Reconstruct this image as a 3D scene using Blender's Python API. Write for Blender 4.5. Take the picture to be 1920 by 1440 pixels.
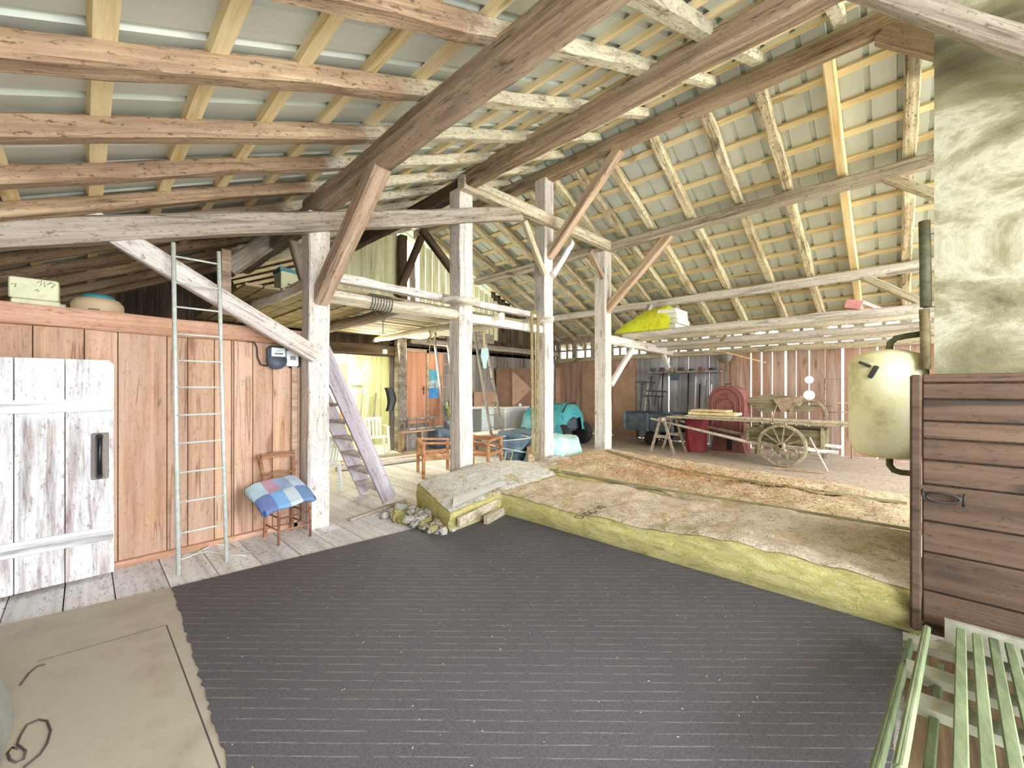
import bpy, math, random
from mathutils import Vector, Matrix, noise as mnoise
random.seed(7)
for o in list(bpy.data.objects): bpy.data.objects.remove(o)
SC = bpy.context.scene
COL = SC.collection
pi = math.pi

# ------------------------------------------------------------------ camera
H = 1.55
FPX, YAW, HORIZON = 760.0, math.radians(46.5), 726.0
cam = bpy.data.cameras.new('camera'); camo = bpy.data.objects.new('camera', cam); COL.objects.link(camo)
camo.location = (0, 0, H); camo.rotation_euler = (pi/2, 0, -YAW)
cam.sensor_width = 36; cam.lens = FPX/1920*36; cam.shift_y = (HORIZON-720)/1920
cam.clip_start = 0.02; cam.clip_end = 300
SC.camera = camo
# ------------------------------------------------------------------ exposure, world, daylight
SC.view_settings.view_transform = 'Standard'; SC.view_settings.look = 'None'
SC.view_settings.gamma = 1; SC.view_settings.use_curve_mapping = False
SC.view_settings.exposure = 0.5
w = bpy.data.worlds.new('sky'); SC.world = w; w.use_nodes = True
bg = w.node_tree.nodes['Background']; bg.inputs[0].default_value = (0.93, 0.95, 1.0, 1); bg.inputs[1].default_value = 3.2
def area(name, loc, target, sx, sy, power, col):
    l = bpy.data.lights.new(name, 'AREA'); l.shape = 'RECTANGLE'; l.size = sx; l.size_y = sy
    l.energy = power; l.color = col
    o = bpy.data.objects.new(name, l); COL.objects.link(o); o.location = loc
    o.rotation_euler = (Vector(target)-Vector(loc)).to_track_quat('-Z', 'Y').to_euler()
    return o
# added area lights as daylight: unseen gate behind photographer, unseen side bay, far doorway
area('gate_daylight', (0.2, -3.0, 2.2), (1.6, 4.6, 1.2), 3.0, 2.6, 330, (0.86, 0.89, 1.0))
area('bay_fill', (8.0, -8.0, 3.2), (7.0, 3.4, 0.8), 8.0, 3.5, 1150, (1.0, 0.98, 0.90))  # added fill lamp, brightens the mats and right bay
area('rear_daylight', (5.6, 8.7, 2.1), (6.0, 4.0, 2.6), 3.0, 1.0, 120, (1.0, 0.97, 0.80))
SC.cycles.use_denoising = True
SC.cycles.max_bounces = 7; SC.cycles.diffuse_bounces = 5; SC.cycles.glossy_bounces = 3
SC.cycles.sample_clamp_indirect = 8

# ------------------------------------------------------------------ helpers
SA, CA = math.sin(YAW), math.cos(YAW)
def at(px, py, X=None, Y=None, Z=None):
    """world point seen at a pixel, on a plane of the barn's own grid"""
    r = (px-960)/FPX; u = (HORIZON-py)/FPX
    d = (SA+r*CA, CA-r*SA, u)
    t = X/d[0] if X is not None else (Y/d[1] if Y is not None else (Z-H)/d[2])
    return Vector((d[0]*t, d[1]*t, H+d[2]*t))
def lin(h):
    h = h.lstrip('#'); c = [int(h[i:i+2], 16)/255 for i in (0, 2, 4)]
    return tuple((x/12.92 if x <= .04045 else ((x+.055)/1.055)**2.4) for x in c)+(1,)

class MB:
    def __init__(s): s.v = []; s.f = []; s.m = []; s.s = []
    def face(s, idx, mi=0, sm=False): s.f.append(tuple(idx)); s.m.append(mi); s.s.append(sm)
    def box(s, c, size, mi=0, R=None):
        b = len(s.v); hx, hy, hz = (q/2 for q in size)
        for x, y, z in ((-1,-1,-1),(1,-1,-1),(1,1,-1),(-1,1,-1),(-1,-1,1),(1,-1,1),(1,1,1),(-1,1,1)):
            p = Vector((x*hx, y*hy, z*hz))
            if R is not None: p = R @ p
            s.v.append(Vector(c)+p)
        for q in ((0,3,2,1),(4,5,6,7),(0,1,5,4),(1,2,6,5),(2,3,7,6),(3,0,4,7)): s.face([b+i for i in q], mi)
        return s
    def bx(s, x0, x1, y0, y1, z0, z1, mi=0):
        return s.box(((x0+x1)/2, (y0+y1)/2, (z0+z1)/2), (abs(x1-x0), abs(y1-y0), abs(z1-z0)), mi)
    def cbox(s, c, size, ch=.01, mi=0, R=None):
        """box with chamfered long edges (all vertical-profile corners cut)"""
        hx, hy, hz = (q/2 for q in size); ch = min(ch, hx*.8, hy*.8, hz*.8); b = len(s.v)
        def ring(z, inset):
            x, y = hx-inset, hy-inset
            return [(x-ch, -y, z), (x, -y+ch, z), (x, y-ch, z), (x-ch, y, z), (-x+ch, y, z), (-x, y-ch, z), (-x, -y+ch, z), (-x+ch, -y, z)]
        for z, ins in ((-hz, ch), (-hz+ch, 0), (hz-ch, 0), (hz, ch)):
            for p in ring(z, ins):
                p = Vector(p)
                if R is not None: p = R @ p
                s.v.append(Vector(c)+p)
        for k in range(3):
            for i in range(8):
                j = (i+1) % 8; s.face((b+k*8+i, b+k*8+j, b+k*8+8+j, b+k*8+8+i), mi)
        s.face([b+i for i in reversed(range(8))], mi); s.face([b+24+i for i in range(8)], mi)
        return s
    def bar(s, p0, p1, w, h, mi=0, ch=0, up=(0,0,1)):
        p0, p1 = Vector(p0), Vector(p1); d = (p1-p0); L = d.length; d.normalize()
        u = Vector(up)
        if abs(d.dot(u)) > .99: u = Vector((0,1,0))
        y = u.cross(d).normalized(); z = d.cross(y)
        R = Matrix((d, y, z)).transposed()
        return s.cbox((p0+p1)/2, (L, w, h), ch, mi, R) if ch else s.box((p0+p1)/2, (L, w, h), mi, R)
    def tube(s, pts, r, n=8, mi=0, caps=True, sm=True):
        pts = [Vector(p) for p in pts]; rs = r if isinstance(r, (list, tuple)) else [r]*len(pts)
        b = len(s.v); prev = None
        for i, p in enumerate(pts):
            d = (pts[min(i+1, len(pts)-1)]-pts[max(i-1, 0)]).normalized()
            if prev is None:
                a = Vector((0,0,1)) if abs(d.z) < .9 else Vector((1,0,0))
                x = d.cross(a).normalized()
            else:
                x = (prev-d*prev.dot(d)).normalized()
            prev = x; y = d.cross(x)
            for k in range(n):
                t = 2*pi*k/n; s.v.append(p+(x*math.cos(t)+y*math.sin(t))*rs[i])
        for i in range(len(pts)-1):
            for k in range(n):
                j = (k+1) % n; s.face((b+i*n+k, b+i*n+j, b+(i+1)*n+j, b+(i+1)*n+k), mi, sm)
        if caps:
            s.face([b+k for k in reversed(range(n))], mi); s.face([b+(len(pts)-1)*n+k for k in range(n)], mi)
        return s
    def lathe(s, prof, c, axis='z', n=24, mi=0, sm=True, caps=True, arc=(0, 2*pi)):
        b = len(s.v); c = Vector(c); full = abs(arc[1]-arc[0]-2*pi) < 1e-6; m = n if full else n+1
        for r, h in prof:
            for k in range(m):
                t = arc[0]+(arc[1]-arc[0])*k/n; q = (r*math.cos(t), r*math.sin(t))
                p = {'z': (q[0], q[1], h), 'x': (h, q[0], q[1]), 'y': (q[1], h, q[0])}[axis]
                s.v.append(c+Vector(p))
        for i in range(len(prof)-1):
            for k in range(n):
                j = (k+1) % m; s.face((b+i*m+k, b+i*m+j, b+(i+1)*m+j, b+(i+1)*m+k), mi, sm)
        if caps and full:
            s.face([b+k for k in reversed(range(m))], mi); s.face([b+(len(prof)-1)*m+k for k in range(m)], mi)
        return s
    def prism(s, poly, axis, d0, d1, mi=0):
        """poly in the two remaining axes (order x,y,z without axis), extruded from d0 to d1 along axis"""
        b = len(s.v); n = len(poly)
        for d in (d0, d1):
            for a, c in poly:
                s.v.append(Vector({'x': (d, a, c), 'y': (a, d, c), 'z': (a, c, d)}[axis]))
        s.face([b+i for i in reversed(range(n))], mi); s.face([b+n+i for i in range(n)], mi)
        for i in range(n):
            j = (i+1) % n; s.face((b+i, b+j, b+n+j, b+n+i), mi)
        return s
    def grid(s, pts, mi=0, sm=True):
        b = len(s.v); n = len(pts); m = len(pts[0])
        for row in pts:
            for p in row: s.v.append(Vector(p))
        for i in range(n-1):
            for j in range(m-1): s.face((b+i*m+j, b+i*m+j+1, b+(i+1)*m+j+1, b+(i+1)*m+j), mi, sm)
        return s
    def build(s, name, mats, parent=None, loc=(0,0,0), recalc=True, **tags):
        if not isinstance(mats, (list, tuple)): mats = [mats]
        L = Vector(loc)
        if parent is not None and 'world_at' in parent: L = Vector(parent['world_at'])
        me = bpy.data.meshes.new(name)
        me.from_pydata([tuple(v-L) for v in s.v], [], s.f)
        for m in mats: me.materials.append(m)
        me.polygons.foreach_set('material_index', s.m); me.polygons.foreach_set('use_smooth', s.s)
        me.update()
        if recalc:
            import bmesh
            bm = bmesh.new(); bm.from_mesh(me); bmesh.ops.recalc_face_normals(bm, faces=bm.faces); bm.to_mesh(me); bm.free()
        o = bpy.data.objects.new(name, me); COL.objects.link(o)
        if parent is not None:
            o.parent = parent
            if 'world_at' in parent: o['world_at'] = parent['world_at']
        else: o.location = L
        for k, v in tags.items(): o[k] = v
        return o
ALL_THINGS = []
def thing(name, label, cat, loc=(0,0,0), group=None):
    o = bpy.data.objects.new(name, None); COL.objects.link(o); o.location = loc; o.empty_display_size = .1
    o['label'] = label; o['category'] = cat; o['world_at'] = tuple(loc)
    if group: o['group'] = group
    return o
def tag(o, label, cat, group=None, kind=None):
    o['label'] = label; o['category'] = cat
    if group: o['group'] = group
    if kind: o['kind'] = kind
    return o
def place(o, loc, rz=0, rx=0, ry=0): o.location = loc; o.rotation_euler = (rx, ry, rz)
def copy_tree(o, label=None, parent=None):
    c = o.copy(); COL.objects.link(c)
    if parent is not None: c.parent = parent
    if label: c['label'] = label
    for ch in [x for x in bpy.data.objects if x.parent == o]: copy_tree(ch, None, c)
    return c

# ------------------------------------------------------------------ materials
def nodes(name):
    m = bpy.data.materials.new(name); m.use_nodes = True; nt = m.node_tree
    return m, nt, nt.nodes['Principled BSDF']
def N(nt, t, **kw):
    n = nt.nodes.new(t)
    for k, v in kw.items():
        if k.startswith('i_'): n.inputs[k[2:].replace('_', ' ')].default_value = v
        else: setattr(n, k, v)
    return n
def ramp(nt, fac, stops):
    r = nt.nodes.new('ShaderNodeValToRGB'); e = r.color_ramp.elements
    while len(e) < len(stops): e.new(.5)
    for i, (p, c) in enumerate(stops): e[i].position = p; e[i].color = c
    nt.links.new(fac, r.inputs[0]); return r.outputs[0]
def mix(nt, fac, a, b, mode='MIX'):
    m = nt.nodes.new('ShaderNodeMix'); m.data_type = 'RGBA'; m.blend_type = mode
    for s, v in ((m.inputs[0], fac), (m.inputs[6], a), (m.inputs[7], b)):
        if hasattr(v, 'links'): nt.links.new(v, s)
        else: s.default_value = v
    return m.outputs[2]
def math_(nt, op, a, b=None, clamp=False):
    m = nt.nodes.new('ShaderNodeMath'); m.operation = op; m.use_clamp = clamp
    for s, v in zip(m.inputs, (a, b)):
        if v is None: continue
        if hasattr(v, 'links'): nt.links.new(v, s)
        else: s.default_value = v
    return m.outputs[0]
def coords(nt, spread=True):
    tc = nt.nodes.new('ShaderNodeTexCoord'); out = tc.outputs['Object']
    if not spread: return out, None
    oi = nt.nodes.new('ShaderNodeObjectInfo'); ge = nt.nodes.new('ShaderNodeNewGeometry')
    rnd = math_(nt, 'ADD', math_(nt, 'MULTIPLY', oi.outputs['Random'], 37.0), math_(nt, 'MULTIPLY', ge.outputs['Random Per Island'], 23.0))
    va = nt.nodes.new('ShaderNodeVectorMath'); va.operation = 'ADD'
    nt.links.new(out, va.inputs[0]); nt.links.new(rnd, va.inputs[1])
    tone = math_(nt, 'FRACT', math_(nt, 'MULTIPLY', rnd, 7.31))
    return va.outputs[0], tone
def noise(nt, vec, scale, detail=4, rough=.6, dist=0, mscale=None):
    if mscale:
        mp = nt.nodes.new('ShaderNodeMapping'); mp.inputs['Scale'].default_value = mscale
        nt.links.new(vec, mp.inputs[0]); vec = mp.outputs[0]
    n = nt.nodes.new('ShaderNodeTexNoise'); n.inputs['Scale'].default_value = scale
    n.inputs['Detail'].default_value = detail; n.inputs['Roughness'].default_value = rough; n.inputs['Distortion'].default_value = dist
    nt.links.new(vec, n.inputs['Vector']); return n.outputs['Fac']
def bump(nt, bs, h, strength=.3, dist=.01):
    b = nt.nodes.new('ShaderNodeBump'); b.inputs['Strength'].default_value = strength; b.inputs['Distance'].default_value = dist
    nt.links.new(h, b.inputs['Height']); nt.links.new(b.outputs[0], bs.inputs['Normal'])
def wood(name, dark, mid, light, axis='x', grain=14, tone=.25, speck=None, speck_amt=.5, patch=None, patch_amt=.5,
         white_from=None, white='#dcd8c4', rough=.8, crack=.75, bstr=.5, knots=True, patch_scale=1.6):
    m, nt, bs = nodes(name); v, tn = coords(nt)
    ms = {'x': (.05, 1, 1), 'y': (1, .05, 1), 'z': (1, 1, .05)}[axis]
    g = noise(nt, v, grain, 6, .65, .3, ms)
    g2 = noise(nt, v, grain*3.5, 3, .7, 0, ms)
    gg = math_(nt, 'ADD', math_(nt, 'MULTIPLY', g, .7), math_(nt, 'MULTIPLY', g2, .3))
    c = ramp(nt, gg, [(.36, lin(dark)), (.485, lin(mid)), (.62, lin(light))])
    if patch:
        pn = noise(nt, v, patch_scale, 5, .7, .4, {'x': (.4,1,1), 'y': (1,.4,1), 'z': (1,1,.4)}[axis])
        pf = ramp(nt, pn, [(.5-.12, (0,0,0,1)), (.62, (1,1,1,1))])
        pf2 = math_(nt, 'MULTIPLY', pf, patch_amt)
        pc = mix(nt, gg, lin(patch), tuple(min(1, x*1.35) for x in lin(patch)[:3])+(1,))
        c = mix(nt, pf2, c, pc)
    if white_from is not None:
        tc = nt.nodes.new('ShaderNodeTexCoord'); sx = nt.nodes.new('ShaderNodeSeparateXYZ'); nt.links.new(tc.outputs['Object'], sx.inputs[0])
        wn = noise(nt, v, 5, 5, .7)
        edge = math_(nt, 'ADD', math_(nt, 'MULTIPLY', math_(nt, 'SUBTRACT', sx.outputs[0], white_from), 1.2), math_(nt, 'SUBTRACT', wn, .5))
        edge = math_(nt, 'MULTIPLY', edge, 3.0, True)
        wf = ramp(nt, noise(nt, v, 9, 5, .75, 0, (.3, 1, 1)), [(.34, (.15,.15,.15,1)), (.5, (1,1,1,1))])
        c = mix(nt, math_(nt, 'MULTIPLY', edge, wf), c, lin(white))
    if knots:
        kn = noise(nt, v, 2.6, 1, .3, .2, {'x': (.45,1.6,1.6), 'y': (1.6,.45,1.6), 'z': (1.6,1.6,.45)}[axis])
        kf = ramp(nt, kn, [(.70, (0,0,0,1)), (.745, (.75,.75,.75,1))])
        c = mix(nt, kf, c, tuple(x*.6 for x in lin(dark)[:3])+(1,))
    if speck:
        sn = noise(nt, v, 42, 3, .8, 0, {'x': (.35,1,1), 'y': (1,.35,1), 'z': (1,1,.35)}[axis])
        sf = ramp(nt, sn, [(.565, (0,0,0,1)), (.66, (speck_amt,)*3+(1,))])
        c = mix(nt, sf, c, lin(speck))
    if crack and knots:
        cm = {'x': (.045, 1, 1), 'y': (1, .045, 1), 'z': (1, 1, .045)}[axis]
        cn = noise(nt, v, 8, 2, .5, .6, cm)
        cf = ramp(nt, cn, [(.482, (0,0,0,1)), (.5, (1,1,1,1)), (.512, (0,0,0,1))])
        ck = ramp(nt, noise(nt, v, 2.2, 3, .6), [(.44, (0,0,0,1)), (.56, (crack,)*3+(1,))])
        c = mix(nt, math_(nt, 'MULTIPLY', cf, ck), c, tuple(x*.45 for x in lin(dark)[:3])+(1,))
    hs = nt.nodes.new('ShaderNodeHueSaturation')
    nt.links.new(math_(nt, 'ADD', math_(nt, 'MULTIPLY', tn, tone), 1-tone/2), hs.inputs['Value']); nt.links.new(c, hs.inputs['Color'])
    nt.links.new(hs.outputs[0], bs.inputs['Base Color']); bs.inputs['Roughness'].default_value = rough
    bump(nt, bs, gg, bstr, .01)
    return m
def plain(name, c1, c2=None, scale=8, rough=.6, metal=0, bstr=0, emit=None, est=1, detail=4, spread=True, c3=None, spec=None):
    m, nt, bs = nodes(name); v, tn = coords(nt, spread)
    bs.inputs['Roughness'].default_value = rough; bs.inputs['Metallic'].default_value = metal
    if c2:
        n = noise(nt, v, scale, detail, .65)
        st = [(.35, lin(c1)), (.62, lin(c2))]
        if c3: st = [(.3, lin(c1)), (.5, lin(c2)), (.7, lin(c3))]
        nt.links.new(ramp(nt, n, st), bs.inputs['Base Color'])
        if bstr: bump(nt, bs, n, bstr, .02)
    else: bs.inputs['Base Color'].default_value = lin(c1)
    if spec is not None: bs.inputs['Specular IOR Level'].default_value = spec
    if emit: bs.inputs['Emission Color'].default_value = lin(emit); bs.inputs['Emission Strength'].default_value = est
    return m

M = {}
M['beam_brown'] = wood('beam_brown', '#5c4a38', '#9a846a', '#beaa8e', patch='#9c8874', patch_amt=.6, speck='#3a2a1c', speck_amt=.5, bstr=.8)
M['beam_grey'] = wood('beam_grey', '#6d6256', '#a89e90', '#c6bdae', patch='#988874', patch_amt=.5, speck='#40342a', speck_amt=.6, bstr=.8)
M['beam_pale'] = wood('beam_pale', '#8a7d66', '#c4bba2', '#ddd6c0', patch='#a39376', patch_amt=.6, speck='#4a3c2c', speck_amt=.7, bstr=.8)
M['post_white'] = wood('post_white', '#b0a69c', '#e2dcd6', '#f2eeea', patch='#bfb4a4', patch_amt=.5, speck='#554538', speck_amt=.6, bstr=.6)
M['beam_dark'] = wood('beam_dark', '#2c2118', '#4c3b2a', '#6b573f', bstr=.8)
M['rafter_left'] = wood('rafter_left', '#6e5843', '#a68c6e', '#c6b08e', patch='#7c6250', patch_amt=.7, speck='#33241a', speck_amt=.7, white_from=3.15, white='#d6d1b8', bstr=.9)
M['rafter_right'] = wood('rafter_right', '#6e5a42', '#ac9a78', '#dccfae', patch='#e0d8bc', patch_amt=.6, speck='#453222', speck_amt=.9, bstr=1.0, patch_scale=3)
M['pine_new'] = wood('pine_new', '#cfae74', '#e8d09c', '#f2e2b8', crack=.3, grain=10, bstr=.15, tone=.12)
M['batten'] = wood('batten', '#cbb07c', '#e6d2a2', '#f0e2bc', axis='y', crack=.2, grain=10, bstr=.15, tone=.22)
M['pink_wood'] = wood('pink_wood', '#837058', '#b49c84', '#d0b8a0', patch='#8f7358', patch_amt=.4, speck='#4e3a2c', speck_amt=.5)
M['partition'] = wood('partition', '#a87c5c', '#c49c7c', '#d4b090', axis='z', grain=9, tone=.4, patch='#bca496', patch_amt=.55, speck='#86644c', speck_amt=.4, bstr=.25)
M['partition_beam'] = wood('partition_beam', '#a87a5c', '#c89c80', '#dab498', grain=7, tone=.1, speck='#7c5236', bstr=.25)
M['floor_plank'] = wood('floor_plank', '#bcbaba', '#e4e4e6', '#f6f8fa', axis='y', grain=9, tone=.18, speck='#4a423a', speck_amt=.55, patch='#cbc6bc', patch_amt=.4, bstr=.35, knots=False)
def mat_floor():
    m = M['floor_plank']; nt = m.node_tree; bs = nt.nodes['Principled BSDF']
    src = bs.inputs['Base Color'].links[0].from_socket
    tc = nt.nodes.new('ShaderNodeTexCoord'); sx = nt.nodes.new('ShaderNodeSeparateXYZ'); nt.links.new(tc.outputs['Object'], sx.inputs[0])
    nn = noise(nt, tc.outputs['Object'], 1.1, 5, .7)
    e = math_(nt, 'ADD', math_(nt, 'MULTIPLY', math_(nt, 'SUBTRACT', sx.outputs[0], 5.6), .8), math_(nt, 'MULTIPLY', math_(nt, 'SUBTRACT', nn, .5), 2.5))
    e = math_(nt, 'MULTIPLY', math_(nt, 'MULTIPLY', e, 1.0, True), .8)
    dust = ramp(nt, noise(nt, tc.outputs['Object'], 14, 6, .8), [(.4, lin('#8c7a66')), (.6, lin('#b8a48c'))])
    nt.links.new(mix(nt, e, src, dust), bs.inputs['Base Color'])
mat_floor()
M['loft_plank'] = wood('loft_plank', '#6e5f3e', '#b3a47c', '#d6caa0', axis='x', grain=9, tone=.5, patch='#8a7650', patch_amt=.5)
M['log'] = wood('log', '#a89c88', '#dcd4c4', '#efe9dc', axis='x', grain=9, tone=.2, speck='#5c4e38', speck_amt=.6, patch='#b0a27c', patch_amt=.5)
M['right_wall'] = wood('right_wall', '#84665a', '#ae9488', '#c4b0a4', axis='z', grain=7, tone=.30, patch='#a07458', patch_amt=.6, patch_scale=.9, bstr=.4)
M['right_wall_bluelit'] = wood('right_wall_bluelit', '#7c7c88', '#a8a8b2', '#c8ccd6', axis='z', grain=7, tone=.3, patch='#92888c', patch_amt=.5, bstr=.4)  # bluish light on the far boards, put into their colour
M['dark_plank'] = wood('dark_plank', '#241c14', '#4a3c2c', '#6c5b44', axis='z', grain=9, tone=.6)
M['cream_plank'] = wood('cream_plank', '#b9b78a', '#e2e2b8', '#f4f4d8', axis='z', grain=9, tone=.12, knots=False)
M['yellow_plank'] = wood('yellow_plank', '#bebc84', '#e2e2b0', '#f4f4d8', axis='z', grain=7, tone=.2, knots=False)
M['grey_plank'] = wood('grey_plank', '#57504a', '#857d76', '#a59d96', axis='z', grain=8, tone=.4)
M['door_white'] = wood('door_white', '#6d5a54', '#d6dadc', '#f3f7fa', axis='z', grain=11, tone=.1, patch='#eef2f6', patch_amt=.75, speck='#8a7468', speck_amt=.6, knots=False)
M['door_ledge'] = wood('door_ledge', '#8f8480', '#dfe3e6', '#f5f8fa', axis='x', grain=11, tone=.1, knots=False)
M['door_brown'] = wood('door_brown', '#8e5c44', '#b98468', '#d09c80', axis='z', grain=4, tone=.1, knots=False, bstr=.1)
M['hardboard'] = plain('hardboard', '#7a5c48', '#8a6a54', 3, .7)
M['hardboard_pale'] = plain('hardboard_pale', '#a4826a', '#b4947c', 3, .7)
M['stable_brown'] = wood('stable_brown', '#33251a', '#503c2c', '#64503e', axis='y', grain=8, tone=.2, speck='#2c1f15', speck_amt=.5, patch='#6a543e', patch_amt=.4, bstr=.35)
M['stair'] = wood('stair', '#8f8890', '#b9b3ba', '#d2cdd4', axis='x', grain=9, tone=.2, speck='#5c5048', speck_amt=.5)
M['bench_green'] = wood('bench_green', '#566248', '#6f7b58', '#87936e', axis='x', grain=12, tone=.08, speck='#6d7a5c', speck_amt=.3, knots=False, bstr=.2)
M['white_paint'] = plain('white_paint', '#8c8c78', '#a4a48e', 10, .6)
M['white_plastic'] = plain('white_plastic', '#e8efec', rough=.35)
M['white_enamel'] = plain('white_enamel', '#eef6fa', '#f8fcff', 3, .3)
M['steel'] = plain('steel', '#dce4dc', '#c4ccc4', 20, .4, .15)
M['dark_steel'] = plain('dark_steel', '#2e2e2c', '#454540', 12, .5, .5)
M['black'] = plain('black', '#131316', rough=.4)
M['black_rubber'] = plain('black_rubber', '#1c1c1e', '#2a2a2c', 10, .8)
M['red_paint'] = plain('red_paint', '#744340', '#8c5854', 5, .55, c3='#663836')
M['red_drum'] = plain('red_drum', '#8e2c38', '#a63c48', 6, .5)
M['pink'] = plain('pink', '#d88c8c', '#e0a0a0', 8, .8)
M['chair_wood'] = wood('chair_wood', '#6a4630', '#93694c', '#ab8264', axis='x', grain=10, bstr=.1, knots=False)
M['orange_wood'] = wood('orange_wood', '#96603a', '#bd8860', '#d4a680', axis='x', grain=9, bstr=.1, knots=False)
M['cart_wood'] = wood('cart_wood', '#5c5440', '#8a8266', '#aaa288', axis='y', grain=10, tone=.3, bstr=.5)
M['cart_wheel'] = plain('cart_wheel', '#6e6450', '#a0967c', 14, .8, bstr=.3, c3='#bcb49c')
M['blue_metal'] = plain('blue_metal', '#4e6072', '#72889c', 5, .5)
M['slate_metal'] = plain('slate_metal', '#3c4450', '#565f6c', 5, .55)
M['tarp_teal'] = plain('tarp_teal', '#2e7c88', '#4ea4a8', 3, .4, c3='#256a8c', bstr=.3)
M['tarp_pale'] = plain('tarp_pale', '#9fcfd0', '#bfe2de', 3, .6, c3='#8cbcc4')
M['yellow_bag'] = plain('yellow_bag', '#c8d028', '#e2e83c', 5, .45, c3='#b4bc20', bstr=.4)
M['foam'] = plain('foam', '#dfe2cf', '#f0f2e2', 20, .8)
M['styro'] = plain('styro', '#d4d6ae', '#e2e4c0', 14, .8)
M['card'] = plain('card', '#c2a884', '#cdb592', 6, .8)
M['teal_lid'] = plain('teal_lid', '#3e8494', rough=.5)
M['yellow_tank'] = plain('yellow_tank', '#c8c490', '#f2eebc', 4, .75, bstr=.4, c3='#faf7d8')
M['pipe_dark'] = plain('pipe_dark', '#4c4c34', '#66664a', 20, .7)
M['grey_panel'] = plain('grey_panel', '#8a8d88', '#9ca09a', 3, .6)
M['rope'] = plain('rope', '#a89a78', '#c8bc98', 40, .9)
M['belt'] = plain('belt', '#6c6040', '#8c7e58', 14, .8)
M['wire'] = plain('wire', '#55514a', rough=.5)
M['cable'] = plain('cable', '#d8dcd8', rough=.5)
M['marker'] = plain('marker', '#4e4844', rough=.9)
M['stone'] = plain('stone', '#8c8480', '#c6c0bc', 5, .9, bstr=.6, c3='#dcd8d4')
M['ground'] = plain('ground', '#9c9a80', '#b6b298', 1.5, .9)
M['glass_lamp'] = plain('glass_lamp', '#ffffff', emit='#fffbe0', est=9)
M['grass'] = plain('grass', '#7ea04c', '#a0c06c', 3, .9)

def mat_door():
    m = M['door_white']; nt = m.node_tree; bs = nt.nodes['Principled BSDF']
    src = bs.inputs['Base Color'].links[0].from_socket
    tc = nt.nodes.new('ShaderNodeTexCoord'); sx = nt.nodes.new('ShaderNodeSeparateXYZ'); nt.links.new(tc.outputs['Object'], sx.inputs[0])
    low = math_(nt, 'MULTIPLY', math_(nt, 'SUBTRACT', 1.34, sx.outputs[2]), 12, True)
    st = ramp(nt, noise(nt, tc.outputs['Object'], 13, 5, .7, .3, (1, 1, .09)), [(.44, (0,0,0,1)), (.62, (.7,.7,.7,1))])
    br = ramp(nt, noise(nt, tc.outputs['Object'], 40, 3, .7, 0, (1, 1, .06)), [(.4, lin('#6a4a44')), (.6, lin('#a08478'))])
    nt.links.new(mix(nt, math_(nt, 'MULTIPLY', low, st), src, br), bs.inputs['Base Color'])
mat_door()
def mat_blanket():
    m, nt, bs = nodes('blanket'); tc = nt.nodes.new('ShaderNodeTexCoord')
    mp = nt.nodes.new('ShaderNodeMapping'); mp.inputs['Scale'].default_value = (1, 1, 1)
    nt.links.new(tc.outputs['UV'], mp.inputs[0])
    sx = nt.nodes.new('ShaderNodeSeparateXYZ'); nt.links.new(mp.outputs[0], sx.inputs[0])
    ui = math_(nt, 'FLOOR', math_(nt, 'MULTIPLY', sx.outputs[0], 4.0)); vi = math_(nt, 'FLOOR', math_(nt, 'MULTIPLY', sx.outputs[1], 2.0))
    idx = math_(nt, 'DIVIDE', math_(nt, 'ADD', math_(nt, 'ADD', ui, math_(nt, 'MULTIPLY', vi, 4.0)), .5), 8.0, True)
    r = nt.nodes.new('ShaderNodeValToRGB'); r.color_ramp.interpolation = 'CONSTANT'
    cols = ['#24509c', '#4c94cc', '#b4c2cc', '#2c6ca4', '#a8ccd8', '#b88098', '#7c9cc4', '#b4c4dc']
    e = r.color_ramp.elements
    while len(e) < len(cols): e.new(.5)
    for i, c in enumerate(cols): e[i].position = i/len(cols); e[i].color = lin(c)
    nt.links.new(idx, r.inputs[0])
    n = noise(nt, tc.outputs['Object'], 160, 2, .8)
    c = mix(nt, math_(nt, 'MULTIPLY', n, .35), r.outputs[0], lin('#dfe6ea'))
    nt.links.new(c, bs.inputs['Base Color']); bs.inputs['Roughness'].default_value = .95
    bump(nt, bs, n, .5, .004); return m
M['blanket'] = mat_blanket()
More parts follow.
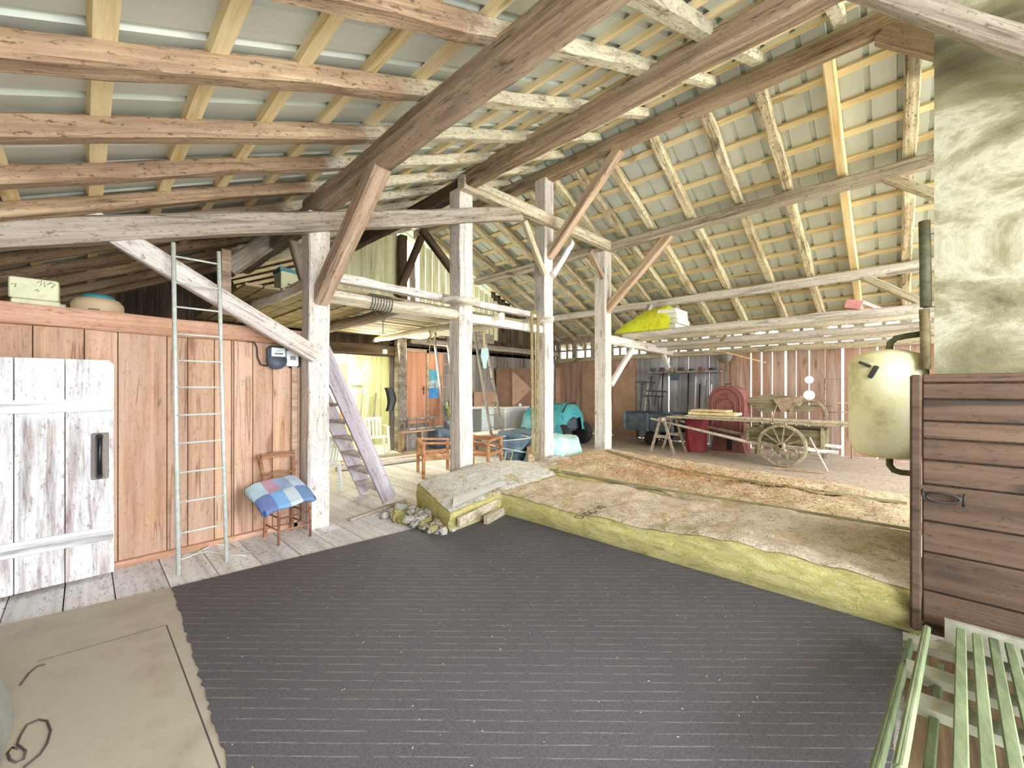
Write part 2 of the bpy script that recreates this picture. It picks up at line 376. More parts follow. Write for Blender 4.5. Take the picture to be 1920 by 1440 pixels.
def mat_sheet():
    m, nt, bs = nodes('bitumen_sheet'); tc = nt.nodes.new('ShaderNodeTexCoord')
    mp = nt.nodes.new('ShaderNodeMapping'); mp.inputs['Rotation'].default_value = (0, 0, YAW+math.radians(.6))
    nt.links.new(tc.outputs['Object'], mp.inputs[0])
    sx = nt.nodes.new('ShaderNodeSeparateXYZ'); nt.links.new(mp.outputs[0], sx.inputs[0])
    wob = noise(nt, tc.outputs['Object'], 2.5, 2, .5)
    yy = math_(nt, 'ADD', sx.outputs[1], math_(nt, 'MULTIPLY', wob, .012))
    fr = math_(nt, 'FRACT', math_(nt, 'MULTIPLY', yy, 1/.062))
    line = math_(nt, 'LESS_THAN', fr, .085)
    dash = noise(nt, mp.outputs[0], 1, 4, .75, 0, (6, 16.1, 1))
    dashf = ramp(nt, dash, [(.42, (0,0,0,1)), (.56, (1,1,1,1))])
    n1 = noise(nt, tc.outputs['Object'], 90, 3, .7); n2 = noise(nt, tc.outputs['Object'], 1.2, 4, .6)
    base = ramp(nt, n1, [(.3, lin('#413f43')), (.7, lin('#646166'))])
    base = mix(nt, math_(nt, 'MULTIPLY', n2, .45), base, lin('#706c6f'))
    sp = ramp(nt, noise(nt, tc.outputs['Object'], 38, 1, .5), [(.80, (0,0,0,1)), (.82, (1,1,1,1))])
    c = mix(nt, math_(nt, 'MULTIPLY', math_(nt, 'MULTIPLY', line, dashf), .42), base, lin('#b0a8a0'))
    c = mix(nt, math_(nt, 'MULTIPLY', sp, .7), c, lin('#d4ccb4'))
    nt.links.new(c, bs.inputs['Base Color']); bs.inputs['Roughness'].default_value = .75; bs.inputs['Specular IOR Level'].default_value = .3
    bump(nt, bs, n1, .35, .004); return m
M['sheet'] = mat_sheet()
def mat_roof(name, a, b):
    m, nt, bs = nodes(name); tc = nt.nodes.new('ShaderNodeTexCoord')
    sx = nt.nodes.new('ShaderNodeSeparateXYZ'); nt.links.new(tc.outputs['Object'], sx.inputs[0])
    fr = math_(nt, 'FRACT', math_(nt, 'MULTIPLY', sx.outputs[1], 1/.075))
    ln = math_(nt, 'LESS_THAN', fr, .06)
    n = noise(nt, tc.outputs['Object'], 1.3, 4, .6)
    c = ramp(nt, n, [(.35, lin(a)), (.65, lin(b))])
    c = mix(nt, math_(nt, 'MULTIPLY', ln, .35), c, lin('#dfe6da'))
    nt.links.new(c, bs.inputs['Base Color']); bs.inputs['Roughness'].default_value = .45; bs.inputs['Metallic'].default_value = .15
    return m
M['roof_metal'] = mat_roof('roof_metal', '#c8d0c8', '#d8dfd8')
def mat_wool():
    m, nt, bs = nodes('mineral_wool'); v, tn = coords(nt, False)
    n = noise(nt, v, 6, 8, .8, .9, (1, 1, 3.0)); n2 = noise(nt, v, 70, 3, .8)
    c = ramp(nt, n, [(.34, lin('#a09040')), (.44, lin('#dccd6c')), (.53, lin('#f2e688')), (.64, lin('#faf2c4'))])
    c = mix(nt, math_(nt, 'MULTIPLY', n2, .5), c, lin('#f0ecb8'))
    nt.links.new(c, bs.inputs['Base Color']); bs.inputs['Roughness'].default_value = 1
    bump(nt, bs, math_(nt, 'ADD', n, math_(nt, 'MULTIPLY', n2, .3)), 1.0, .05); return m
M['wool'] = mat_wool()
def mat_kraft(name, base1, base2, debris, amt, dscale=26):
    m, nt, bs = nodes(name); v, tn = coords(nt, False)
    n = noise(nt, v, 4, 6, .7, .4); c = ramp(nt, n, [(.32, lin(base1)), (.62, lin(base2))])
    zone = ramp(nt, noise(nt, v, .75, 3, .6), [(.40, (0,0,0,1)), (.58, (1,1,1,1))])
    d = noise(nt, v, dscale, 6, .8, .6); df = ramp(nt, d, [(.50, (0,0,0,1)), (.60, (1,1,1,1))])
    dc = ramp(nt, noise(nt, v, 60, 3, .8), [(.35, lin(debris)), (.55, lin('#d4ae82')), (.72, lin('#f2e2be'))])
    f = math_(nt, 'MULTIPLY', math_(nt, 'MULTIPLY', zone, df), amt)
    c = mix(nt, f, c, dc)
    yz = ramp(nt, noise(nt, v, 2.6, 5, .75, .8), [(.52, (0,0,0,1)), (.62, (.8,.8,.8,1))])
    c = mix(nt, yz, c, ramp(nt, noise(nt, v, 22, 5, .8), [(.38, lin('#a08850')), (.55, lin('#dfcc92')), (.7, lin('#f2e6bc'))]))
    cr = noise(nt, v, 3.5, 4, .6, 1.2)
    c = mix(nt, ramp(nt, cr, [(.485, (0,0,0,1)), (.5, (.75,.75,.75,1)), (.51, (0,0,0,1))]), c, lin('#8c7a54'))
    s2 = ramp(nt, noise(nt, v, 55, 4, .85), [(.56, (0,0,0,1)), (.65, (.9,.9,.9,1))])
    c = mix(nt, s2, c, lin('#6e5a40'))
    nt.links.new(c, bs.inputs['Base Color']); bs.inputs['Roughness'].default_value = .9
    bump(nt, bs, math_(nt, 'ADD', math_(nt, 'ADD', n, math_(nt, 'MULTIPLY', d, .5)), math_(nt, 'MULTIPLY', cr, 1.2)), 1.0, .05); return m
M['kraft'] = mat_kraft('kraft_paper', '#dcc6a8', '#f4e4cc', '#7c5834', .35)
M['kraft_straw'] = mat_kraft('kraft_straw', '#d6be9c', '#efdcbc', '#96623c', .75)
M['kraft_white'] = mat_kraft('kraft_white', '#dcdcd0', '#f6f6f0', '#7c7454', .4)
M['paper_white'] = plain('paper_white', '#dcdcd8', '#eaeae6', 5, .8)
def mat_plaster():
    m, nt, bs = nodes('chimney_plaster'); v, tn = coords(nt, False)
    n = noise(nt, v, 1.25, 9, .66, .8, (1, .8, 1.5)); n2 = noise(nt, v, 30, 4, .7)
    c = ramp(nt, n, [(.34, lin('#5a563e')), (.44, lin('#827e5e')), (.52, lin('#9c9878')), (.60, lin('#c8c6ac')), (.70, lin('#928e6c'))])
    c = mix(nt, math_(nt, 'MULTIPLY', n2, .3), c, lin('#8a8468'))
    nt.links.new(c, bs.inputs['Base Color']); bs.inputs['Roughness'].default_value = .9
    bump(nt, bs, math_(nt, 'ADD', n, math_(nt, 'MULTIPLY', n2, .3)), .6, .03); return m
M['plaster'] = mat_plaster()
M['fibreboard'] = plain('fibreboard', '#a59c8a', '#b5ad9b', 3, .7, bstr=.03, c3='#aca492')

# ------------------------------------------------------------------ timber
def timber(name, p0, p1, w, h, mat, label, cat='beam', group=None, jit=.012, ch=None, taper=1.0, up=(0,0,1), round_=False, parent=None, kind='thing'):
    p0, p1 = Vector(p0), Vector(p1); d = p1-p0; L = d.length; d.normalize()
    u = Vector(up)
    if abs(d.dot(u)) > .98: u = Vector((0,1,0))
    y = u.cross(d).normalized(); z = d.cross(y)
    Mx = Matrix((d, y, z)).transposed().to_4x4(); Mx.translation = p0
    n = max(2, int(L/.22)); b = MB(); ch = ch if ch is not None else min(w, h)*.14
    seed = random.random()*100
    rings = []
    if round_:
        base = [(math.cos(t)*w/2, math.sin(t)*h/2) for t in [2*pi*k/10 for k in range(10)]]
    else:
        x, q = w/2, h/2
        base = [(x-ch, -q), (x, -q+ch), (x, q-ch), (x-ch, q), (-x+ch, q), (-x, q-ch), (-x, -q+ch), (-x+ch, -q)]
    K = len(base)
    for i in range(n+1):
        t = i/n; s = 1+(taper-1)*t
        oy = (mnoise.noise((seed, t*L*.8, 0)))*jit*1.6; oz = (mnoise.noise((seed, t*L*.8, 9)))*jit*1.6
        for k, (a, c) in enumerate(base):
            ja = mnoise.noise((seed+k*3.1, t*L*3, 4))*jit; jc = mnoise.noise((seed+k*5.3, t*L*3, 7))*jit
            b.v.append(Vector((t*L, a*s+oy+ja, c*s+oz+jc)))
    for i in range(n):
        for k in range(K):
            j = (k+1) % K; b.face((i*K+k, i*K+j, (i+1)*K+j, (i+1)*K+k), 0, round_)
    b.face(list(reversed(range(K)))); b.face([n*K+k for k in range(K)])
    o = b.build(name, mat)
    if parent is not None: o.parent = parent
    o.matrix_world = Mx
    if parent is None: tag(o, label, cat, group, kind)
    return o

# ------------------------------------------------------------------ barn geometry constants
RIDGE_X, RIDGE_Z = 5.85, 5.56           # underside line of the rafters
SL, SR = .465, .41
def zl(x): return RIDGE_Z-SL*(RIDGE_X-x)
def zr(x): return RIDGE_Z-SR*(x-RIDGE_X)
EAVE_L, EAVE_R = -1.15, 12.35
YN, YF = -3.4, 9.25
XR = 11.7; YB = 9.0; YP = 4.88
RT = .14                                 # rafter depth

# setting: ground, floor
b = MB(); b.bx(-40, 60, -40, 60, -.8, -.35); b.build('floor', M['ground'], kind='structure').name = 'floor'
b = MB(); x = EAVE_L
while x < XR:
    wd = .27+random.uniform(-.03, .04); y = YN
    while y < 11.5:
        L = random.choice((2.7, 3.4, 4.1)) if not (y == YN) else random.uniform(1.5, 4)
        y1 = min(y+L, 11.5)
        b.bx(x+.004, x+wd-.004, y+.003, y1-.003, -.05, random.uniform(-.003, .0)); y = y1
    x += wd
b.build('floor', M['floor_plank'], kind='structure')
b = MB(); b.bx(EAVE_L, XR+.1, YN, 11.5, -.35, -.051); b.build('floor', M['beam_dark'], kind='structure')

# roof sheets with ribs, battens as parts
def roof_side(left):
    prof = []; y = YN-.2
    while y < YF+.4:
        prof += [(y, 0), (y+.235, 0), (y+.248, .035), (y+.287, .035)]; y += .3
    x0, x1 = (EAVE_L-.35, RIDGE_X) if left else (RIDGE_X, EAVE_R+.15)
    off = RT+.045
    f = (lambda x: zl(x)+off) if left else (lambda x: zr(x)+off)
    bb = MB(); n = len(prof)
    for dz in (0, .004):
        for x in (x0, x1):
            for (yy, zz) in prof: bb.v.append(Vector((x, yy, f(x)+zz+dz)))
    for i in range(n-1):
        bb.face((i, i+1, n+i+1, n+i)); bb.face((2*n+i, 3*n+i, 3*n+i+1, 2*n+i+1))
    return bb.build('ceiling', M['roof_metal'], kind='structure', recalc=False)
cl = roof_side(True); cr = roof_side(False)
def batten(parent, x, left, wd=.085):
    z = (zl(x) if left else zr(x))+RT+.0225; a = math.atan(SL if left else -SR)
    bb = MB(); bb.box((x, (YN+YF)/2, z), (wd, YF-YN, .042), 0, Matrix.Rotation(-a, 3, 'Y'))
    bb.build('batten', M['batten'], parent)
x = -1.15+.0
xs = [.05+.4*k for k in range(-3, 15)]
for x in xs:
    if x < 5.8: batten(cl, x, True)
for x in [6.03+.44*k for k in range(0, 15)]:
    if x < EAVE_R: batten(cr, x, False, .10)
ORD = ['first', 'second', 'third', 'fourth', 'fifth', 'sixth', 'seventh', 'eighth', 'ninth', 'tenth', 'eleventh', 'twelfth', 'thirteenth', 'fourteenth', 'fifteenth', 'sixteenth']
# rafters on the left slope (near to far)
LR = [(-2.4,-2.4),(-1.7,-1.7),(-1.0,-1.0),(-.3,-.3),(.42,.45),(1.12,1.25),(1.80,1.78),(2.42,2.68),(3.07,3.50),(3.72,4.2),(4.37,4.9),(5.05,5.6),(5.7,6.35),(6.5,7.0),(7.3,7.7),(8.1,8.3),(8.9,8.9)]
vis = [i for i, a in enumerate(LR) if a[0] > .3]
for i, (ya, yb) in enumerate(LR):
    xa, xb = EAVE_L-.2, 5.72-random.uniform(0, .12)
    hh = .125+random.uniform(-.01, .015)
    k = vis.index(i) if i in vis else 0
    far = 'old brown rafter of the left roof slope, %s from the front' % ORD[k]
    timber('roof_rafter', (xa, ya, zl(xa)+RT/2+.018), (xb, yb, zl(xb)+RT/2+.018), hh, RT-.03, M['rafter_left'], far, 'rafter', 'rafters of the left roof slope', jit=.012)
RRY = [-2.3,-1.6,-.87,-.14,.6,1.31,2.01,2.8,3.6,4.2,4.75,5.4,6.05,6.7,7.35,8.1,8.8]
k = 0
for i, ya in enumerate(RRY):
    xa, xb = RIDGE_X+.1, EAVE_R
    new = ya in (.6,)
    mat = M['pine_new'] if new else M['rafter_right']
    if ya > -.5:
        lab = ('new pale pine rafter with knots on the right slope' if new else
               'old split rafter of the right slope, %s from the chimney' % ORD[k]); k += 1
    else: lab = 'old roof rafter of the right slope behind the chimney'
    timber('roof_rafter', (xa, ya, zr(xa)+RT/2), (xb, ya-random.uniform(-.03, .05), zr(xb)+RT/2), .125 if new else .14, RT, mat, lab, 'rafter', 'rafters of the right roof slope', jit=.004 if new else .017)

# purlins and ridge
def purlin(x, z, y0, y1, w, h, mat, lab): timber('roof_purlin', (x, y0, z), (x, y1, z), w, h, mat, lab, 'purlin', jit=.014)
purlin(1.8, 3.58, -1.9, 4.9, .19, .21, M['beam_brown'], 'heavy brown purlin over the first post, lowest of the left slope')
purlin(3.85, 4.56, -1.9, 4.62, .2, .22, M['beam_brown'], 'long brown purlin crossing mid picture, ending on the second post')
purlin(RIDGE_X, 5.43, .02, 8.9, .2, .2, M['beam_brown'], 'dark rough ridge beam along the top of the roof')
purlin(7.87, 4.61, -1.6, 8.9, .18, .18, M['beam_grey'], 'upper grey purlin of the right slope resting on the fourth post')
purlin(10.12, 3.69, -1.6, 8.9, .18, .18, M['post_white'], 'lower whitish purlin of the right slope')
timber('roof_purlin', (1.8, 4.9, 3.52), (1.8, 8.9, 3.52), .2, .2, M['beam_grey'], 'rear stretch of the lowest left purlin, behind the first post', 'purlin')
timber('roof_purlin', (3.85, 4.62, 4.5), (3.85, 8.9, 4.5), .2, .2, M['beam_dark'], 'dark rear stretch of the middle left purlin, behind the second post', 'purlin')
# posts
YPOST = 4.72
def post(x, w, z1, mat, lab): timber('timber_post', (x, YPOST, 0), (x, YPOST, z1), w, w, mat, lab, 'post', jit=.008, ch=.012, up=(0,1,0))
post(1.78, .225, 3.47, M['post_white'], 'whitish square post nearest the camera, beside the chair and stairs')
post(3.87, .25, 4.46, M['post_white'], 'white flaking post standing behind the left insulation mat, under the middle purlin')
post(5.83, .25, 5.34, M['post_white'], 'tall white post carrying the ridge, with the long belt hung on its left')
post(7.9, .27, 4.52, M['post_white'], 'fourth white post, beside the yellow bag and far tarpaulin')
# ties
yt = 4.56
timber('tie_beam', (-1.1, yt+.02, 2.40), (5.0, yt+.02, 4.44), .16, .2, M['beam_grey'], 'long grey slanting tie beam crossing the first and second posts', jit=.012)
timber('tie_beam', (3.72, yt-.02, 4.5), (8.04, yt-.02, 4.62), .15, .2, M['beam_pale'], 'pale tie beam running from the second to the fourth post', jit=.01)
timber('tie_beam', (7.95, YPOST, 2.62), (11.75, YPOST, 2.55), .17, .2, M['post_white'], 'white low tie beam from the fourth post to the right wall', jit=.012)
def brace(p0, p1, w, h, mat, lab, **k): timber('brace', p0, p1, w, h, mat, lab, 'brace', jit=.008, **k)
brace((-.02, yt+.02, 2.90), (1.73, yt+.02, 1.89), .10, .165, M['post_white'], 'broad grey brace sloping from the tie beam down to the first post')
brace((1.8, 3.3, 3.52), (1.8, 4.66, 2.52), .16, .19, M['pink_wood'], 'brown brace from the first post up to the lowest purlin')
brace((5.85, 3.2, 5.33), (5.85, 4.62, 3.95), .15, .17, M['pink_wood'], 'long reddish brace from the third post up to the ridge')
brace((7.9, 3.22, 4.55), (7.9, 4.68, 3.2), .15, .18, M['pink_wood'], 'pinkish brace from the fourth post up to the upper right purlin')
brace(at(983, 415, Y=yt), at(1021, 515, Y=yt), .08, .1, M['beam_pale'], 'thin brace left of the third post under the tie')
brace(at(1073, 455, Y=yt), at(1036, 517, Y=yt), .08, .1, M['post_white'], 'thin brace right of the third post under the tie')
brace(at(1106, 470, Y=yt+.1), at(1131, 522, Y=yt+.1), .09, .1, M['pink_wood'], 'short brace left of the fourth post under the tie')
brace(at(1145, 722, Y=yt+.1), at(1186, 655, Y=yt+.1), .1, .12, M['post_white'], 'short white brace right of the fourth post under the low tie')
brace((11.1, YPOST, 2.5), (11.62, YPOST, 1.9), .1, .12, M['post_white'], 'short pale brace at the wall end of the low tie')
brace(at(1592, -28, X=3.85), at(2060, 134, X=3.85), .11, .125, M['beam_grey'], 'big pale brown brace crossing the chimney at the top right corner')
brace((5.85, .1, 5.33), (5.85, -1.2, 4.1), .16, .22, M['beam_brown'], 'dark split brace below the near end of the ridge')
brace((7.87, .1, 4.55), (7.87, -1.1, 3.5), .12, .13, M['beam_pale'], 'pale brace under the upper right purlin beside the chimney')
brace((10.1, .45, 3.62), (10.1, -.9, 2.6), .12, .13, M['beam_pale'], 'pale brace under the lower right purlin beside the chimney')
brace((9.9, 4.55, 3.62), (9.3, 4.62, 2.72), .12, .13, M['beam_grey'], 'grey prop from the low tie up to the lower right purlin, behind the yellow bag')
brace(at(425, 505, Y=6.2), at(535, 432, Y=6.2), .2, .22, M['beam_grey'], 'dark double brace behind the top of the ladder')
brace(at(545, 440, Y=5.6), at(575, 545, Y=5.6), .09, .1, M['beam_grey'], 'slim brace left of the first post above the loft')
brace(at(790, 445, Y=7.5), at(745, 555, Y=7.5), .13, .14, M['beam_dark'], 'dark brace under the far gable leaning left')
brace(at(790, 430, Y=6.6), at(858, 520, Y=6.6), .12, .14, M['beam_dark'], 'dark brace left of the second post above the loft')

# ---- left partition
b = MB(); x = -1.15; edges = [x]
seams = [at(px, 640, Y=YP).x for px in (61, 158, 221, 313, 352, 402, 434, 438.5, 474, 511, 549)]
prevx = -1.15
for sx in [-.9, -.62] + seams + [1.74]:
    b.cbox(((prevx+sx)/2, YP+.015, 1.03), (sx-prevx-.006, .03, 2.02), .003); prevx = sx
b.bx(-1.15, 1.74, YP+.03, YP+.06, .02, 2.05, 1)
wl = b.build('wall_left', [M['partition'], M['beam_dark']], kind='structure')
timber('trim_1', (-1.15, YP-.02, 2.125), (1.76, YP-.02, 2.10), .07, .16, M['partition_beam'], '', parent=None).pop('category', None)
o = bpy.data.objects['trim_1']; o['kind'] = 'structure'
for kk in ('label', 'category'):
    if kk in o: del o[kk]
b = MB(); b.bx(-1.15, 1.74, YP-.05, YP, 0, .05); b.build('baseboard_left', M['partition_beam'], kind='structure')
b = MB(); b.cbox((1.60, YP-.03, 1.0), (.06, .04, 2.0), .004); b.cbox((1.70, YP-.02, 1.03), (.07, .07, 2.06), .006); b.build('trim_2', M['pink_wood'], kind='structure')
b = MB(); b.bx(1.72, 1.77, YP, YB, 0, 2.1); b.bx(-1.15, 1.77, YP, YB, 2.06, 2.12); b.build('wall_side', M['partition'], kind='structure')
# left outer wall
b = MB(); y = YN
while y < YB:
    if not (-2.2 < y < .6): b.bx(EAVE_L-.03, EAVE_L, y, y+.2145, 0, zl(EAVE_L)+.17)
    y += .214
b.build('wall_outer', M['dark_plank'], kind='structure')

# ---- back wall (gable), lower part with opening to the far room
XO0, XO1, ZO = 2.6, 5.12, 2.32
b = MB()
def boards(b, x0, x1, z0f, z1f, y, mi=0, wd=.2, gap=.006, th=.025):
    x = x0
    while x < x1-.01:
        q = min(x+wd*random.uniform(.85, 1.15), x1); c = (x+q)/2
        za, zb = z0f(c), z1f(c)
        if zb > za+.02: b.bx(x+gap/2, q-gap/2, y, y+th, za, zb, mi)
        x = q
c0 = lambda x: 0.0
ztop = lambda x: (zl(x) if x < RIDGE_X else zr(x))+.1
boards(b, -1.15, 2.6, c0, ztop, YB)
boards(b, 2.6, 3.6, lambda x: 2.55, ztop, YB)
boards(b, 2.6, XR+.1, lambda x: 2.30 if x < 5.12 else 2.5, lambda x: 2.95, YB+.0, 0, .35)
b.bx(-1.15, 3.6, YB+.026, YB+.035, 2.5, 3.9)
b.build('wall_back', M['dark_plank'], kind='structure')
b = MB()
boards(b, 3.6, 5.35, lambda x: 3.0, lambda x: ztop(x), YB+.02, gap=.004)
boards(b, 6.0, 8.9, lambda x: 3.0, lambda x: ztop(x)-.25, YB+.02, gap=.03)
b.build('wall_gable', M['cream_plank'], kind='structure')
b = MB(); boards(b, 8.6, XR+.1, lambda x: 2.9, lambda x: ztop(x), YB+.03)
boards(b, 5.4, 8.6, lambda x: 2.9, lambda x: 3.35, YB+.05)
b.build('wall_gable', M['dark_plank'], kind='structure')
b = MB(); boards(b, 5.12, XR, c0, lambda x: 2.6, YB, 0, .22)
b.build('wall_back', M['grey_plank'], kind='structure')
b = MB(); b.bx(5.3, 6.75, YB-.14, YB, 0, .52); b.build('baseboard_back', M['stone'], kind='structure')
timber('tie_beam', (1.8, YB-.1, 2.42), (5.5, YB-.1, 2.42), .16, .26, M['beam_dark'], 'dark lintel over the bright doorway of the far room')
timber('tie_beam', (5.6, YB-.15, 2.72), (XR, YB-.15, 2.72), .14, .16, M['beam_grey'], 'grey rail high on the back wall above the hardboard panels')
timber('timber_post', (5.3, YB-.22, 0), (5.3, YB-.22, 2.75), .24, .22, M['grey_plank'], 'dark grey post between the bright room and the brown door', 'post', up=(0,1,0), jit=.015)
timber('timber_post', (5.42, YB-.1, 2.8), (5.42, YB-.1, 5.3), .2, .2, M['beam_dark'], 'dark post of the far gable under the ridge', 'post', up=(0,1,0))
timber('timber_post', (5.72, YB-.1, 2.8), (5.72, YB-.1, 4.7), .12, .12, M['beam_grey'], 'slim grey post of the far gable, right of the dark one', 'post', up=(0,1,0))
timber('tie_beam', (2.2, YB-.1, 3.05), (8.5, YB-.1, 2.98), .16, .3, M['beam_grey'], 'grey sill beam of the far gable behind the loft')
# far room
b = MB(); boards(b, 2.3, 6.4, c0, lambda x: 2.6, 10.3, 0, .17); b.build('wall_rear', M['yellow_plank'], kind='structure')
b = MB(); b.bx(2.28, 2.3, YB+.05, 10.3, 0, 2.6); b.bx(6.4, 6.42, YB+.05, 10.3, 0, 2.6); b.build('wall_rear', M['cream_plank'], kind='structure')
b = MB(); b.bx(2.28, 6.42, YB+.05, 10.32, 2.42, 2.46); b.build('ceiling', M['cream_plank'], kind='structure')
t = thing('tube_lamp', 'white tube lamp glowing under the ceiling of the far room', 'lamp', (4.1, 9.3, 2.34))
b = MB(); b.cbox((4.1, 9.3, 2.38), (.5, .12, .07), .01); b.build('housing', M['white_plastic'], t)
b = MB(); b.tube([(3.87, 9.3, 2.32), (4.33, 9.3, 2.32)], .025); b.build('tube', M['glass_lamp'], t)
area('room_lamp', (4.1, 9.6, 2.25), (4.3, 10.2, 0.8), 1.2, .3, 50, (1.0, .97, .74))
# ---- right wall with bright gaps
b = MB(); ztopR = 2.44
gaps = []
for px, wd in ((1254, .035), (1291, .012), (1330, .01), (1408, .03), (1428, .03), (1448, .022), (1473, .045), (1493, .014), (1517, .02), (1580, .045), (1645, .03)):
    gaps.append((at(px, 740, X=XR).y, wd))
gaps.sort()
y = YN; gi = 0; cuts = []
yy = YN
bounds = [(YN, 0)]
for g, wd in gaps: bounds.append((g, wd))
bounds.append((YB, 0))
hole_y = at(1517, 740, X=XR).y
holes = [(at(1516, 712, X=XR).z, .085), (at(1517, 741, X=XR).z, .11)]
for i in range(len(bounds)-1):
    a = bounds[i][0]+bounds[i][1]/2; c = bounds[i+1][0]-bounds[i+1][1]/2
    n = max(1, round((c-a)/.24)); st = (c-a)/n
    for k in range(n):
        y0, y1 = a+k*st+(.002 if k else 0), a+(k+1)*st-(.002 if k < n-1 else 0)
        poly = []
        lo, hi = random.uniform(.0, .02), ztopR
        def side(yc, sgn, up):
            pts = [(yc, lo), (yc, hi)]
            if abs(yc-hole_y) < .03:
                pts = [(yc, lo)]
                for zc, r in sorted(holes):
                    for q in range(9):
                        t = -pi/2+pi*q/8; pts.append((hole_y+sgn*max(r*math.cos(t), .01), zc+r*math.sin(t)))
                pts.append((yc, hi))
            return pts if up else pts[::-1]
        poly = side(y0, +1, False)[::-1][::-1]
        left = side(y0, +1, True); right = side(y1, -1, True)
        if abs(y0-hole_y) < .03 or abs(y1-hole_y) < .03: pass
        pl = left + right[::-1]
        b.prism(pl, 'x', XR, XR+.025, 1 if 3.55 < (y0+y1)/2 < 5.9 else 0)  # boards near the far corner get the painted blue light
b.build('wall_right', [M['right_wall'], M['right_wall_bluelit']], kind='structure')
timber('trim_3', (XR-.02, YN, 2.49), (XR-.02, YB, 2.49), .18, .15, M['beam_pale'], '')
o = bpy.data.objects['trim_3']; o['kind'] = 'structure'
for kk in ('label', 'category'):
    if kk in o: del o[kk]
b = MB(); b.bx(XR+.0, XR+.06, YN, YB, 2.80, 2.86)
for k_, yk in enumerate(RRY):
    b.bx(XR-.04, XR+.05, yk-.09, yk+.09, 2.56, 3.2)
    b.bx(XR+.0, XR+.05, yk+.30, yk+.37, 2.56, 3.2)
b.bx(XR-.02, XR+.03, YN, YB, 3.06, 3.3)
b.build('trim_4', M['beam_grey'], kind='structure')
# trees beyond the eave gap: nothing but bright sky in the photo
# ---- loft: deck, logs
lt = thing('loft_deck', 'loft deck of loose weathered planks behind the first three posts', 'loft', (3.6, 6.8, 2.72))
y = YPOST+.2; 
while y < YB-.1:
    wd = random.uniform(.13, .24); b = MB()
    x0 = 2.0 if y < 6 else 1.9; xa = random.uniform(-.15, .15)
    b.box(((x0+5.7)/2+xa*.5, y+wd/2, 2.76+random.uniform(-.012, .012)), (5.7-x0+xa, wd-random.choice((.008, .01, .035)), .028), 0, Matrix.Rotation(random.uniform(-.004, .004), 3, 'Z'))
    b.build('plank', M['loft_plank'], lt); y += wd
def logb(p0, p1, r, lab, mat='log', **k): timber('log_beam', p0, p1, r*2, r*2, M[mat], lab, 'log', jit=.02, round_=True, **k)
logb((1.9, YPOST-.02, 2.60), (3.9, YPOST-.02, 2.60), .085, 'white pole log on the front edge of the loft wound with wire')
timber('loft_beam', (3.95, YPOST, 2.60), (5.75, YPOST, 2.60), .14, .13, M['post_white'], 'white lower loft beam between the second and third posts', 'beam')
timber('loft_beam', (1.9, YPOST+.1, 2.86), (3.8, YPOST+.1, 2.86), .12, .1, M['post_white'], 'white edge board of the loft between the first and second posts', 'beam')
timber('loft_beam', (3.95, YPOST+.08, 2.86), (5.78, YPOST+.08, 2.86), .12, .1, M['post_white'], 'white upper loft beam between the second and third posts', 'beam')
logb((3.1, 8.6, 2.64), (3.05, 4.85, 2.64), .085, 'brown log joist under the loft nearest the first post', 'beam_grey')
logb((4.6, 8.8, 2.64), (4.5, 4.5, 2.66), .058, 'yellowish round pole under the loft, passing the second post')
logb((3.45, 4.62, 2.78), (3.9, 4.35, 2.78), .06, 'short round stub sticking out in front of the second post')
logb((5.2, 6.5, 2.7), (5.62, 4.35, 2.74), .055, 'round pole peg beside the third post holding the belt')
logb(at(470, 576, Z=2.66), at(584, 529, Z=2.78), .066, 'yellowish pole under the left loft edge behind the ladder')
# second small deck left of first post
lt2 = thing('loft_deck', 'small loft platform left of the first post under the pale carton', 'loft', (1.0, 7.0, 2.85))
for k in range(9):
    b = MB(); x = 1.35+k*.19
    b.box((x, 7.0, 2.74+random.uniform(-.01, .01)), (.17, 3.2, .03)); b.build('plank', M['loft_plank'], lt2)
# wire coil on loft log
b = MB()
for k in range(8):
    xx = at(692+k*5.3, 560, Y=YPOST-.02).x
    pts = [(xx+.008*math.sin(t), YPOST-.02+.095*math.cos(t), 2.6+.1*math.sin(t)) for t in [2*pi*q/14 for q in range(15)]]
    b.tube(pts, .006, 5, caps=False)
xx = at(712, 590, Y=YPOST-.02).x
b.tube([(xx-.15, YPOST-.1, 2.52), (xx, YPOST-.1, 2.36), (xx, YPOST-.1, 2.22)], .006, 5); b.tube([(xx+.13, YPOST-.1, 2.54), (xx, YPOST-.1, 2.36)], .006, 5)
tag(b.build('wire_coil', M['wire']), 'grey wire wound round the white loft log with a hanging hook', 'wire')
b = MB()
for k in range(7):
    a = Vector((4.54+random.uniform(-.08, .08), 6.4, 2.62)); q = a+Vector((random.uniform(-.08, .08), random.uniform(-.05, .05), -random.uniform(.1, .25)))
    b.tube([a, (a+q)/2+Vector((.05, 0, 0)), q], .012, 5)
b.tube([(4.5, 6.4, 2.6), (4.48, 6.4, 2.2), (4.51, 6.4, 2.05)], .009, 5)
tag(b.build('rope_bundle', M['rope']), 'tangled pale ropes hanging under the loft left of the second post', 'rope')
